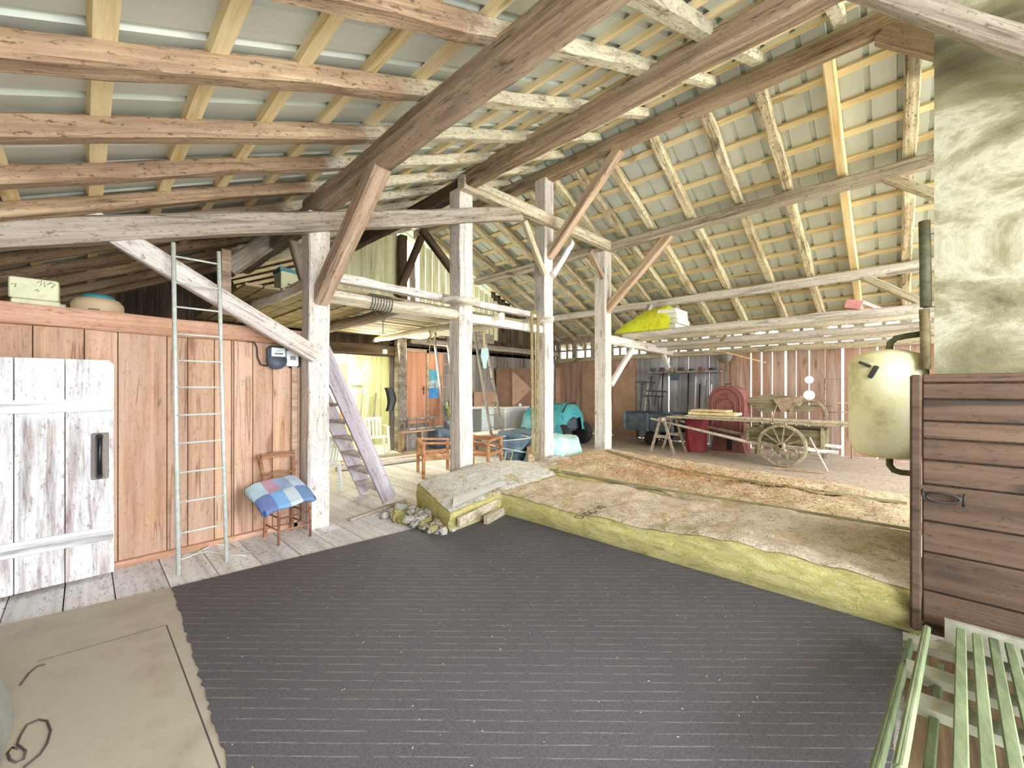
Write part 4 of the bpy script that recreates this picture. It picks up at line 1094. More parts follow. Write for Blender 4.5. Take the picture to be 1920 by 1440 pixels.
def small_chair(lab, name='wooden_armchair'):
    t = thing(name, lab, 'chair')
    W, D = .62, .55
    for sx in (-1, 1):
        for sy, top in ((-1, .56), (1, .62)):
            b = MB(); b.cbox((sx*W/2, sy*D/2, top/2), (.055, .055, top), .012); b.build('leg', M['orange_wood'], t)
        b = MB(); b.bar((sx*W/2, -D/2-.03, .57), (sx*W/2, D/2+.03, .60), .07, .035, ch=.008); b.build('armrest', M['orange_wood'], t)
        b = MB(); b.bar((sx*W/2, -D/2, .33), (sx*W/2, D/2, .33), .03, .06); b.build('rail', M['orange_wood'], t)
    b = MB()
    for k in range(4): b.box((0, -D/2+.08+k*.13, .31), (W-.06, .1, .02))
    b.build('seat', M['orange_wood'], t)
    b = MB(); b.box((0, D/2, .56), (W-.05, .03, .08)); b.box((0, D/2, .43), (W-.05, .03, .06)); b.build('backrest', M['orange_wood'], t)
    return t
a = small_chair('low orange brown wooden armchair left of the second post'); place(a, (4.33, 5.98, 0), math.radians(65))
a2 = small_chair('low orange brown wooden armchair right of the second post'); place(a2, (5.15, 5.72, 0), math.radians(-70))

# wheelbarrow
p = at(965, 866, Z=.12); W0 = Vector((6.0, 5.75, 0))
t = thing('wheelbarrow', 'grey blue metal wheelbarrow between the second and third posts', 'wheelbarrow')
b = MB(); g = []
for z, lx, ly in ((.28, .22, .16), (.42, .34, .24), (.60, .46, .32)):
    g.append([(lx*sx, ly*sy, z) for sx, sy in ((-1, -1), (-.4, -1.05), (.4, -1.05), (1, -.9), (1.12, 0), (1, .9), (.4, 1.05), (-.4, 1.05), (-1, 1), (-1.02, 0), (-1, -1))])
b.grid(g); b.face([len(b.v)-33+k for k in range(10)]); b.build('tray', M['blue_metal'], t, recalc=False)
b = MB(); b.tube([(*q[:2], q[2]) for q in g[2]], .014, 6); b.build('tray_rim', M['steel'], t)
b = MB(); b.lathe([(.09, -.03), (.17, -.04), (.19, 0), (.17, .04), (.09, .03)], (.62, 0, .19), 'y', 20); b.lathe([(.02, -.05), (.05, -.04), (.05, .04), (.02, .05)], (.62, 0, .19), 'y', 10); b.build('wheel', M['black_rubber'], t)
for sy in (-1, 1):
    b = MB(); b.tube([(.62, sy*.07, .19), (.2, sy*.17, .27), (-.5, sy*.25, .45), (-.85, sy*.28, .56)], .016, 8); b.build('handle', M['steel'], t)
    b = MB(); b.tube([(-.25, sy*.2, .32), (-.32, sy*.22, .02), (-.15, sy*.22, .02), (-.05, sy*.18, .28)], .013, 6); b.build('leg', M['steel'], t)
place(t, W0, math.radians(-12)); t.scale = (.85, .85, .85)

# white planks and boards on the floor beyond the posts
for k, (x0, x1, y, wd, lab) in enumerate(((3.2, 6.6, 7.35, .16, 'nearest white plank lying on the floor beyond the stair'), (3.3, 6.4, 7.58, .18, 'second white plank lying beyond the stair'), (3.4, 6.0, 8.0, .12, 'thin pinkish plank on the floor before the bright room'))):
    b = MB(); b.box(((x0+x1)/2, y, .04+.03*(k == 1)), (x1-x0, wd, .05), 0, Matrix.Rotation(-.10, 3, 'Z')); tag(b.build('floor_plank', M['post_white'] if k < 2 else M['pink_wood']), lab, 'plank')

# ------------------------------------------------------------------ back wall contents
t = bpy.data.objects.new('door_2', None); COL.objects.link(t); t['kind'] = 'structure'; t['world_at'] = (5.9, YB-.05, .55); t.location = (5.9, YB-.05, .55)
dx0, dx1 = at(752, 700, Y=YB-.04).x, at(798, 700, Y=YB-.04).x; dz0, dz1 = .62, at(770, 660, Y=YB-.04).z
b = MB(); b.bx(dx0, dx1, YB-.06, YB-.02, dz0, dz1); b.build('door_leaf', M['door_brown'], t)
b = MB(); b.bx(dx0-.09, dx0, YB-.09, YB, dz0, dz1+.08); b.bx(dx1, dx1+.07, YB-.09, YB, dz0, dz1+.08); b.bx(dx0-.09, dx1+.07, YB-.09, YB, dz1, dz1+.09); b.build('door_frame', M['pink_wood'], t)
b = MB(); hz = 1.48; b.bx(dx1-.09, dx1-.06, YB-.07, YB-.06, hz-.12, hz+.1); b.tube([(dx1-.075, YB-.07, hz+.03), (dx1-.075, YB-.12, hz+.03), (dx1-.17, YB-.12, hz+.03)], .01, 6); b.build('door_handle', M['dark_steel'], t)
b = MB(); b.bx(dx1+.08, dx1+.56, YB-.05, YB-.01, .3, 2.45)
tag(b.build('brown_board', M['door_brown']), 'stained brown board behind the blue posters', 'board')
for k, (py0, py1, cc, lab) in enumerate(((693, 713, '#58aac4', 'blue green landscape poster, top of the column of three'), (713, 728, '#c4dce8', 'whitish poster with dark shapes, middle of three'), (728, 746, '#4a9cdc', 'bright blue poster, lowest of the column of three'))):
    a, c = at(801, py0, Y=YB-.06), at(822, py1, Y=YB-.06)
    b = MB(); b.bx(a.x, c.x, YB-.062, YB-.055, c.z, a.z)
    m_ = plain('poster_%d' % k, cc, ('#3c8ca8', '#6c7c88', '#2c7cc8')[k], 9, .5)
    tag(b.build('poster', m_), lab, 'poster')
bx0, bx1 = at(745, 805, Y=8.5).x, at(826, 805, Y=8.5).x
t = thing('long_bench', 'narrow brown bench with slim legs in front of the stone base', 'bench', ((bx0+bx1)/2, 8.5, 0))
zs = at(790, 806, Y=8.5).z
b = MB(); b.bx(bx0, bx1, 8.38, 8.62, zs-.03, zs); b.build('seat', M['pink_wood'], t)
for x in (bx0+.1, (bx0+bx1)/2, bx1-.1):
    b = MB(); b.box((x, 8.5, (zs-.03)/2), (.05, .2, zs-.03)); b.build('leg', M['pink_wood'], t)
b = MB(); b.box(((bx0+bx1)/2, 8.62, zs+.28), (bx1-bx0, .02, .05))
for k in range(5): b.box((bx0+.1+k*(bx1-bx0-.2)/4, 8.62, zs+.12), (.03, .02, .3))
b.build('backrest', M['grey_plank'], t)
def ladder(lab, a0, a1, b0, b1, n, r, mat, name='wooden_ladder', skip=()):
    t = thing(name, lab, 'ladder', Vector(a0))
    for p, q in ((a0, b0), (a1, b1)):
        b = MB(); b.bar(p, q, .05, .06, ch=.006); b.build('rail', mat, t)
    for k in range(n):
        f = (k+.6)/n; b = MB(); b.tube([Vector(a0).lerp(b0, f), Vector(a1).lerp(b1, f)], r, 6); b.build('rung', mat, t)
ladder('dark wooden ladder leaning left of the second post against the back wall', at(838, 830, Y=8.3), at(862, 826, Y=8.3), at(814, 632, Y=8.8), at(838, 632, Y=8.8), 9, .014, M['grey_plank'])
ladder('long grey wooden ladder leaning right of the second post', at(925, 838, Y=6.9), at(948, 838, Y=6.9), at(888, 614, Y=7.6), at(905, 614, Y=7.6), 10, .015, M['grey_plank'])
b = MB(); q0, q1 = at(906, 640, Y=7.2), at(916, 700, Y=7.2)
for k, (dx, top) in enumerate(((0, 600), (.06, 585))): b.tube([(q0.x+dx, 7.2, at(905, top, Y=7.2).z), (q0.x+.02+dx*.5, 7.2, q0.z-.2)], .01, 5)
tag(b.build('hanging_rope', M['rope']), 'pale cords hanging by the long grey ladder', 'cord')
b = MB(); g = []
for i in range(8):
    u = i/7; g.append([(q0.x+.05+.16*(v/5-.5)*(1+.3*math.sin(u*5)), 7.2+.03*math.sin(v*2+u*4), q0.z-.15-.5*u) for v in range(6)])
b.grid(g); tag(b.build('hanging_cloth', M['tarp_pale']), 'greyish cloth hanging on the long ladder', 'cloth')
# hardboards
def panel(px0, px1, py0, py1, Y, lab, mat, name='hardboard_panel', th=.02, X=None):
    if X is None:
        a, c = at(px0, py0, Y=Y), at(px1, py1, Y=Y); b = MB(); b.bx(a.x, c.x, Y-th, Y, c.z, a.z)
    else:
        a, c = at(px0, py0, X=X), at(px1, py1, X=X); b = MB(); b.bx(X-th, X, c.y, a.y, c.z, a.z)
    o = b.build(name, mat); tag(o, lab, 'board'); return o
panel(930, 957, 690, 822, YB-.10, 'brown hardboard panel behind the freezer, left one', M['hardboard'])
panel(957, 1004, 690, 822, YB-.13, 'brown hardboard panel behind the freezer, right one', M['hardboard'])
c = at(972, 728, Y=YB-.16); b = MB(); b.prism([(c.x-.30, c.z+.55), (c.x-.30, c.z-.62), (c.x+.62, c.z-.02)], 'y', YB-.175, YB-.16)
tag(b.build('hardboard_panel', M['hardboard_pale']), 'pale triangular hardboard corner leaning above the freezer', 'board')
panel(888, 928, 735, 800, YB-.2, 'pale brown board behind the speckled cabinet', M['hardboard_pale'])
panel(1041, 1090, 690, 790, 8.75, 'brown board at the far corner behind the tarpaulin', M['hardboard_pale'])
panel(1092, 1120, 690, 800, None, 'tan board on the right wall near the corner', M['hardboard_pale'], X=XR-.03)
panel(1150, 1192, 692, 830, None, 'tall pinkish board on the right wall beside the fourth post', M['hardboard_pale'], X=XR-.03)
# freezer, cabinet
x0, x1 = at(946, 770, Y=8.25).x, at(992, 770, Y=8.25).x
t = thing('chest_freezer', 'white chest freezer behind the long ladder', 'freezer', ((x0+x1)/2, 8.5, 0))
b = MB(); b.cbox(((x0+x1)/2, 8.5, .45), (x1-x0, .55, .90), .02); b.build('cabinet', M['white_enamel'], t)
b = MB(); b.cbox(((x0+x1)/2, 8.5, .93), (x1-x0+.03, .58, .07), .02); b.build('lid', M['white_enamel'], t)
b = MB(); b.lathe([(.03, .965), (.05, .97), (.05, 1.03), (.02, 1.05)], (x1-.2, 8.45, 0), 'z', 14); tag(b.build('jar', M['white_plastic']), 'small white jar on the freezer lid', 'jar')
x0, x1 = at(902, 770, Y=8.2).x, at(925, 770, Y=8.2).x
M['speckled'] = plain('speckled', '#8ca8b0', '#f0faf8', 60, .6, spread=False)
b = MB(); b.cbox(((x0+x1)/2, 8.42, .5), (x1-x0, .5, .94), .01); tag(b.build('speckled_cabinet', M['speckled']), 'white cabinet speckled with grey left of the ladder foot', 'cabinet')
b = MB(); b.box((x0-.1, 8.4, .99), (1.3, .55, .04)); tag(b.build('worktop', M['post_white']), 'white worktop board over the speckled cabinet', 'worktop')
t = thing('lean_table', 'white board table in front of the freezer', 'table', (7.1, 7.3, 0))
b = MB(); b.box((7.0, 7.25, .42), (1.9, .6, .04)); b.build('table_top', M['post_white'], t)
for sx in (6.2, 7.8):
    for sy in (7.0, 7.5):
        b = MB(); b.box((sx, sy, .2), (.05, .05, .4)); b.build('leg', M['grey_plank'], t)
# tarp covered machine
def drape(name, lab, c, rx, ry, hz, mat, nz=.12, seed=1, cat='tarpaulin', flare=1.15, folds=9):
    b = MB(); g = []
    for i in range(15):
        s = i/14; row = []
        for j in range(41):
            t = 2*pi*j/40
            if s < .45: r = s/.45*.9; z = hz*(1-.10*(s/.45)**2)
            else: k = (s-.45)/.55; r = .9+(flare-.9)*k; z = hz*(.9-.9*k)
            fd = 1+(.09*math.sin(t*folds+seed)*max(0, s-.35))
            p = Vector((math.cos(t)*rx*r*fd, math.sin(t)*ry*r*fd, z))
            p.z = max(.012, p.z+mnoise.noise((p.x*2.2+seed, p.y*2.2, z*1.5))*nz*(1 if s < .95 else .2))
            row.append(Vector(c)+p)
        g.append(row)
    b.grid(g); return tag(b.build(name, mat), lab, cat)
pT = at(1082, 800, Y=6.9)
t = thing('covered_mower', 'dark riding mower under the teal tarpaulin', 'machine', (8.95, 6.7, 0))
b = MB(); b.cbox((8.95, 6.75, .62), (.9, .9, .5), .08); b.build('engine_body', M['slate_metal'], t)
for sx, sy in ((-.5, -.45), (.5, -.45), (-.5, .5), (.5, .5)):
    b = MB(); b.lathe([(.12, -.09), (.27, -.1), (.31, -.05), (.31, .05), (.27, .1), (.12, .09)], (8.95+sx, 6.75+sy, .31), 'x', 22); b.build('wheel', M['black_rubber'], t)
b = MB(); b.tube([(8.55, 6.3, .9), (8.45, 6.1, 1.12), (8.75, 6.05, 1.15)], .02, 8); b.build('steering_bar', M['dark_steel'], t)
b = MB(); g = []
for i in range(21):
    u = i/20; row = []
    for j in range(21):
        v = j/20; x = 8.25+1.5*u; y = 6.15+1.35*v
        z = 1.12*(1-.8*abs(u-.5)**2.2*2)-.15*abs(v-.5); 
        if v < .12: z -= (.12-v)*2.2+(.35 if u > .62 else 0)*(1-v/.12)
        if u > .8: z -= (u-.8)*2.8
        if u < .1: z -= (.1-u)*2.4
        z += .10*mnoise.noise((x*3, y*3, 2))+.05*mnoise.noise((x*7, y*7, 5))
        row.append((x, y, max(.3, z)))
    g.append(row)
b.grid(g); tag(b.build('teal_tarpaulin', M['tarp_teal']), 'teal and blue crumpled tarpaulin over the mower behind the fourth post', 'tarpaulin')
drape('pale_sheet', 'pale mint dust sheet draped low between third and fourth posts', (7.0, 5.35, .01), .75, .42, .52, M['tarp_pale'], .16, 3, 'sheet', 1.15, 7)
b = MB(); b.box((6.6, 6.0, .3), (.9, .6, .5), 0, Matrix.Rotation(.2, 3, 'X')); tag(b.build('blue_crate', M['blue_metal']), 'blue grey crate behind the pale sheet', 'crate')

# ------------------------------------------------------------------ right bay: cart, planks, machine, drum, trailer
CX0 = 9.30; WY = 1.62; WR = .415
wheel_z = WR
t = thing('farm_cart', 'old two wheeled wooden farm cart with spoked wheels loaded with planks', 'cart', (9.8, 1.6, 0))
def cart_wheel(x):
    b = MB(); n = 36
    b.lathe([(WR-.055, -.03), (WR-.01, -.032), (WR, -.025), (WR, .025), (WR-.01, .032), (WR-.055, .03), (WR-.055, -.03)], (x, WY, wheel_z), 'x', n, caps=False)
    wl = b.build('wheel', M['cart_wheel'], t)
    for k in range(12):
        a = 2*pi*k/12+.13; b = MB(); b.bar((x, WY+.05*math.cos(a), wheel_z+.05*math.sin(a)), (x, WY+(WR-.04)*math.cos(a), wheel_z+(WR-.04)*math.sin(a)), .03, .022)
        b.build('spoke', M['cart_wheel'], wl)
    b = MB(); b.lathe([(.035, -.10), (.06, -.10), (.075, -.06), (.08, 0), (.06, .08), (.03, .09)], (x, WY, wheel_z), 'x', 18); b.build('hub', M['cart_wheel'], wl)
    b = MB(); b.lathe([(.001, -.104), (.032, -.104), (.032, -.09)], (x, WY, wheel_z), 'x', 14); b.build('hub_bore', M['black'], wl)
cart_wheel(CX0); cart_wheel(CX0+1.15)
b = MB(); b.tube([(CX0-.05, WY, wheel_z), (CX0+1.2, WY, wheel_z)], .035, 8); b.build('axle', M['dark_steel'], t)
ya, yb_ = at(1405, 800, X=9.4).y, at(1540, 800, X=9.4).y
xA, xB = CX0+.1, CX0+1.05
for x in (xA, xB):
    b = MB(); b.box((x, (ya+yb_)/2, .59), (.03, ya-yb_, .30), 0, Matrix.Rotation(0, 3, 'Z')); b.build('side_board', M['cart_wood'], t)
for y in (ya, yb_):
    b = MB(); b.box(((xA+xB)/2, y, .58), (xB-xA, .03, .28)); b.build('end_board', M['cart_wood'], t)
b = MB(); b.box(((xA+xB)/2, (ya+yb_)/2, .44), (xB-xA, ya-yb_, .03)); b.build('cart_floor', M['cart_wood'], t)
for y in (ya+.02, yb_-.02, (ya+yb_)/2+.35):
    b = MB(); b.bar((xA-.03, y, .40), (xA-.03, y, .80), .04, .05); b.build('stake', M['cart_wood'], t)
for x, o_ in ((xA-.02, 0), (xB-.02, .1)):
    b = MB(); b.tube([(x, yb_-.25, .36), (x, ya, .42), (x-.02, at(1225, 786, X=9.5).y, .80-o_*.5)], [.035, .035, .022], 8); b.build('shaft', M['post_white'], t)
# sticks leaning on the wheel
b = MB(); b.tube([at(1518, 820, X=9.1), at(1552, 884, X=9.0)], .015, 6); tag(b.build('leaning_stick', M['post_white']), 'thin pale stick leaning on the cart behind its wheel', 'stick')
b = MB(); a, c = at(1450, 878, Z=.02), at(1545, 886, Z=.02); b.bar(a, c, .05, .03); tag(b.build('floor_stick', M['pink_wood']), 'thin orange stick on the floor beneath the cart wheel', 'stick')
b = MB(); b.tube([at(1456, 760, X=9.3), at(1449, 780, X=9.3), at(1450, 798, X=9.3)], [.008, .014, .01], 6); tag(b.build('crooked_stick', M['beam_brown']), 'crooked brown stick standing up from the cart', 'stick')
# long planks on the cart
for k, (x, z, w_, yA, yB) in enumerate(((9.42, .86, .2, at(1252, 778, X=9.42).y, -.2), (9.64, .865, .2, 3.7, -.3), (9.86, .86, .2, 3.9, -.25), (9.5, .90, .22, 3.5, -.3), (10.08, .87, .2, 3.6, -.3))):
    b = MB(); b.box((x, (yA+yB)/2, z), (w_, yA-yB, .035)); tag(b.build('long_plank', M['beam_pale']), 'long weathered plank laid over the cart and sawhorse, %s in the pile from the front' % ORD[k], 'plank', 'long planks on the cart')
for k, (a, c, z, hh) in enumerate(((1296, 1384, .94, .055), (1300, 1366, 1.0, .035))):
    yA, yB = at(a, 780, X=9.7).y, at(c, 780, X=9.7).y; b = MB(); b.box((9.75, (yA+yB)/2, z+.02), (.5, yA-yB, hh)); tag(b.build('pine_board', M['pine_new']), 'short pale pine board stacked on the long planks, %s' % ('lower' if k == 0 else 'upper'), 'board')
# sawhorse
sh = thing('sawhorse', 'grey wooden sawhorse propping the plank pile left of the red drum', 'sawhorse', (9.5, 3.75, 0))
yS = at(1248, 850, X=9.45).y
for sx in (9.25, 9.95):
    for s in (-1, 1):
        b = MB(); b.bar((sx, yS+s*.28, 0), (sx, yS+s*.05, .78), .045, .05); b.build('leg', M['grey_plank'] if s > 9 else M['beam_grey'], sh)
    b = MB(); b.bar((sx, yS-.16, .4), (sx, yS+.16, .4), .03, .07); b.build('crosspiece', M['beam_grey'], sh)
b = MB(); b.box((9.6, yS, .81), (.95, .09, .07)); b.build('top_beam', M['beam_grey'], sh)
# red drum
yD = at(1305, 820, X=10.25).y; b = MB(); prof = [(.235, 0), (.25, .01)]
for k in range(22): z = .03+k*.036; prof += [(.25, z), (.243, z+.018)]
prof += [(.25, .84), (.24, .86)]
b.lathe(prof, (10.25, yD, 0), 'z', 32); tag(b.build('steel_drum', M['red_drum']), 'crimson ribbed drum standing behind the sawhorse', 'drum')
# red machine
XM = 10.55; yM = at(1361, 760, X=XM).y
t = thing('red_machine', 'old red machine with arched round cover on a splayed foot', 'machine', (10.9, yM, 0))
def arch(r, z0, z1, n=16):
    pts = []
    zc = z1-r
    for k in range(n+1): a = pi*k/n; pts.append((yM+r*math.cos(a), zc+r*math.sin(a)))
    rl = r*.98; zb3 = z0+rl*.55
    for k in range(n+1): a = pi+pi*k/n; pts.append((yM+rl*math.cos(a), zb3+rl*.55*math.sin(a)))
    return pts
z1 = at(1361, 724, X=XM).z; z0 = at(1361, 820, X=XM).z
b = MB(); b.prism(arch(.375, z0, z1), 'x', XM, XM+.72); b.build('drum_housing', M['red_paint'], t)
b = MB(); b.prism(arch(.40, z0-.02, z1+.02), 'x', XM-.02, XM+.03); cov = b.build('front_cover', M['red_paint'], t)
for r, h_ in ((.31, .05), (.20, .03)):
    b = MB(); pts = [(XM-.025, a, c) for a, c in arch(r, z0+.06 if r > .25 else z0+.45, z1-.07 if r > .25 else z1-.3)]; pts.append(pts[0]); b.tube(pts, .012, 6, caps=False); b.build('pressed_ring', M['red_paint'], cov)
b = MB(); b.prism([(yM-.40, 0), (yM+.36, 0), (yM+.26, z0+.15), (yM-.28, z0+.15)], 'x', XM+.05, XM+.6); b.build('foot', M['red_paint'], t)
b = MB(); b.prism([(yM-.12, .05), (yM+.0, .05), (yM+.0, z0-.02), (yM-.12, z0-.02)], 'x', XM+.04, XM+.055); b.build('foot_opening', M['black'], t)
b = MB(); b.tube([(XM+.1, yM+.04, z1+.02), (XM+.1, yM+.04, z1+.05), (XM+.1, yM-.06, z1+.05), (XM+.1, yM-.06, z1+.02)], .012, 6); b.build('lifting_handle', M['dark_steel'], t)
# trailer / grey box at left
yT = at(1215, 800, X=10.4).y
t = thing('box_trailer', 'dark blue grey box trailer behind the sawhorse', 'trailer', (10.6, yT, 0))
y0_, y1_ = at(1262, 800, X=10.2).y, at(1172, 800, X=10.2).y
b = MB()
for x in (10.2, 11.1): b.bx(x-.015, x+.015, y0_, y1_, .42, .86)
b.bx(10.2, 11.1, y0_-.015, y0_+.015, .42, .86); b.bx(10.2, 11.1, y1_-.015, y1_+.015, .42, .86); b.bx(10.2, 11.1, y0_, y1_, .40, .43); b.build('box_body', M['slate_metal'], t)
for y in (y0_, (y0_+y1_)/2, y1_):
    b = MB(); b.bx(10.165, 10.19, y-.03, y+.03, .40, .88); b.build('corner_post', M['blue_metal'], t)
for x in (10.15, 11.15):
    b = MB(); b.lathe([(.09, -.06), (.17, -.07), (.19, 0), (.17, .07), (.09, .06)], (x+.25, (y0_+y1_)/2, .19), 'x', 20); b.build('wheel', M['black_rubber'], t)
b = MB(); b.tube([(10.6, y0_, .42), (10.6, y0_-.9, .42)], .03, 8); b.build('drawbar', M['dark_steel'], t)
b = MB(); g = [[(10.15+.95*u/8, y0_-.1+1.15*(y1_-y0_)*v/8, .87+.03*mnoise.noise((u*.6, v*.6, 1))) for v in range(9)] for u in range(9)]; b.grid(g)
tag(b.build('dark_cover', plain('dark_cover', '#20384c', '#35546c', 4, .5)), 'dark blue cover lying over the box trailer', 'cover')
# tools against right wall
def tool(px0, py0, px1, py1, r, lab, mat='grey_plank', X0=11.3, X1=11.62):
    pf = at(px0, py0, X=X0); pf.z = .01; pf.y += .02
    b = MB(); b.tube([pf, at(px1, py1, X=X1)], r, 6); tag(b.build('tool_handle', M[mat]), lab, 'tool', 'long tools leaning on the right wall')
for k, (a, c, d, e, mt) in enumerate(((1196, 785, 1206, 715, 'slate_metal'), (1204, 785, 1216, 712, 'post_white'), (1212, 780, 1222, 705, 'slate_metal'), (1222, 785, 1240, 690, 'grey_plank'), (1290, 775, 1291, 700, 'dark_steel'), (1303, 778, 1304, 705, 'post_white'), (1311, 778, 1312, 720, 'dark_steel'), (1318, 778, 1326, 712, 'grey_plank'), (1326, 778, 1334, 720, 'post_white'), (1240, 780, 1243, 700, 'dark_steel'))):
    tool(a, c, d, e, .022, 'long slim tool leaning on the right wall, %s from the left' % ORD[k], mt)
for k, (px, py) in enumerate(((1207, 716), (1228, 733), (1222, 742))):
    p = at(px, py, X=11.25); t = thing('bar_clamp', 'dark iron bar clamp hanging in the far right corner, %s' % ('highest', 'middle', 'lowest')[k], 'clamp', p)
    b = MB(); b.bar(p+Vector((0, .25, 0)), p+Vector((0, -.35, -.02)), .03, .04); b.build('bar', M['dark_steel'], t)
    b = MB(); b.bar(p+Vector((0, .15, 0)), p+Vector((0, .12, -.55)), .025, .03); b.build('jaw', M['grey_plank'], t)
yA, yB = at(1212, 698, X=11.45).y, at(1350, 698, X=11.45).y; zs = at(1280, 696, X=11.45).z
b = MB(); b.bx(11.3, 11.68, yB, yA, zs-.05, zs); tag(b.build('wall_shelf', M['grey_plank']), 'long narrow shelf high on the right wall crowded with tools', 'shelf')
for k in range(7):
    y = yB+.2+k*(yA-yB-.4)/6; b = MB(); hgt = random.uniform(.05, .14); b.cbox((11.45, y, zs+hgt/2), (.12, random.uniform(.08, .2), hgt), .01)
    tag(b.build('shelf_item', M['red_paint'] if k == 1 else M[random.choice(('slate_metal', 'dark_steel', 'beam_brown'))]), ('small red object on the high wall shelf' if k == 1 else 'dark small tool box on the high wall shelf, %s from the right' % ORD[k]), 'tool')
p = at(1229, 707, X=11.3); b = MB(); b.box((11.3, at(1265, 707, X=11.3).y, at(1265, 707, X=11.3).z), (.02, .26, .18))
for i in range(4):
    for j in range(2): pass
tag(b.build('dark_rack', M['slate_metal']), 'small dark rack under the high wall shelf', 'rack')
# paddle on the wall
p = at(1359, 668, X=11.62); b = MB(); b.lathe([(.001, -.012), (.18, -.012), (.18, .012), (.001, .012)], (11.62, p.y, p.z), 'x', 26); b.bar((11.62, p.y, p.z-.15), (11.62, p.y+.02, p.z-.85), .02, .08)
tag(b.build('round_paddle', M['grey_plank']), 'grey round headed paddle hanging on the right wall above the red machine', 'paddle')
# wooden trough and arc behind the cart
t = thing('wooden_barrow', 'old wooden barrow with slanting side and curved wheel rim behind the cart', 'barrow', (10.9, 1.5, .8))
q = lambda px, py, X=10.9: (at(px, py, X=X).y, at(px, py, X=X).z)
b = MB(); b.prism([q(1392, 748), q(1425, 772), q(1530, 772), q(1500, 745), q(1440, 738)], 'x', 10.9, 10.94); b.build('side_panel', M['cart_wood'], t)
b = MB(); b.prism([q(1450, 748), q(1467, 774), q(1500, 762), q(1512, 748), q(1505, 742)], 'x', 10.85, 10.89); b.build('slanting_board', M['pink_wood'], t)
b = MB(); c = at(1515, 775, X=10.87); pts = [(10.87, c.y+.32*math.cos(a), c.z-.02+.30*math.sin(a)) for a in [pi*k/14 for k in range(-1, 16)]]
for p0_, p1_ in zip(pts[:-1], pts[1:]): b.bar(p0_, p1_, .05, .05)
b.build('wheel_rim', M['cart_wheel'], t)
b = MB(); b.bar((10.95, q(1390, 752)[0], 1.14), (10.95, q(1560, 752)[0], 1.14), .04, .04); b.bar((10.95, q(1545, 752)[0], .75), (10.95, q(1545, 752)[0], 1.14), .04, .04); b.build('frame', M['cart_wood'], t)
for y in (q(1420, 772)[0], q(1545, 772)[0]):
    for x in (10.8, 11.2):
        b = MB(); b.box((x, y, .4), (.05, .05, .8)); b.build('leg', M['cart_wood'], t)
b = MB(); b.box((11.0, (q(1420, 772)[0]+q(1545, 772)[0])/2, .81), (.5, 1.5, .04)); b.build('barrow_floor', M['cart_wood'], t)
t = thing('rusty_stand', 'thin rusty tube frame against the gappy wall right of the cart', 'frame', (11.4, .7, 0))
b = MB(); A_, B_, C_, D_ = at(1548, 710, X=11.4), at(1600, 712, X=11.4), at(1545, 790, X=11.4), at(1597, 790, X=11.4)
b.tube([C_, A_, B_, D_], .015, 6); b.tube([at(1500, 754, X=11.4), at(1612, 756, X=11.4)], .012, 6); b.tube([at(1548, 773, X=11.4), at(1600, 773, X=11.4)], .012, 6)
b.tube([C_, Vector((C_.x, C_.y, 0.01))], .015, 6); b.tube([D_, Vector((D_.x, D_.y, .01))], .015, 6); b.build('tubes', M['pink_wood'], t)
b = MB(); b.bar(at(1300, 645, X=11.2), at(1436, 680, X=11.2), .03, .03); tag(b.build('loose_lath', M['pine_new']), 'pale lath hanging askew across the top of the gappy wall', 'lath')

# ------------------------------------------------------------------ chimney, stable boarding, tank
XC = 4.12; yC = at(1751.5, 400, X=XC).y
b = MB()
b.prism([(XC, yC-2.2), (XC+.9, yC-2.4), (XC+.9, yC*(XC+.9)/XC-.004), (XC, yC)], 'z', 0, 4.75); b.build('wall_chimney', M['plaster'], kind='structure')
XB = 3.5; yBd = at(1708, 900, X=XB).y
t = thing('stable_boarding', 'dark brown horizontal board partition in front of the plastered block', 'partition', (XB, yBd, 0))
zt = 1.63; z = .10
hs = [.155, .17, .155, .165, .15, .16, .16, .15, .17]
zz = zt; pys = [720, 762, 826, 868, 920, 973, 1031, 1094, 1150]
zs_ = [1.63]+[at(1722, py, X=XB).z for py in (719, 752, 792, 830, 866, 905+15, 975, 1031, 1098)]+[at(1722, 1172, X=XB).z]
zs_ = [1.63, 1.565, 1.45, 1.31, 1.20, 1.065, .93, .745, .575, .365, .12]
zs_ = [1.635] + [at(1730, py, X=XB).z for py in (718, 748, 789, 822, 862, 907, 976, 1034, 1106, 1168)]
for k in range(len(zs_)-1):
    b = MB(); zhi, zlo = zs_[k]-.005, zs_[k+1]+.005
    b.cbox((XB+.02, yBd-.05-.9, (zhi+zlo)/2), (.035, 1.8, zhi-zlo), .006); b.build('board', M['stable_brown'], t)
b = MB(); b.cbox((XB-.015, yBd-.02, .85), (.05, .05, 1.55), .01); b.build('edge_post', M['stable_brown'], t)
b = MB(); b.bx(XB+.04, XB+.06, yBd-1.85, yBd-.05, .05, 1.6); b.build('backing', M['beam_dark'], t)
rp = at(1768, 932, X=XB-.02)
b = MB(); b.bx(XB-.012, XB, rp.y-.09, rp.y+.09, rp.z+.02, rp.z+.055); pl_ = b.build('latch_plate', M['stable_brown'], t)
b = MB(); pts = [(XB-.03-.0*math.sin(a), rp.y+.068*math.cos(a), rp.z-.004+.026*math.sin(a)) for a in [2*pi*k/20 for k in range(21)]]; b.tube(pts, .007, 8, caps=False)
b.tube([(XB-.03, rp.y+.085, rp.z+.035), (XB-.03, rp.y+.08, rp.z-.04)], .006, 6); b.tube([(XB-.03, rp.y-.085, rp.z+.035), (XB-.03, rp.y-.08, rp.z-.04)], .006, 6)
b.build('latch_ring', M['dark_steel'], pl_)
for k in range(8):
    pass
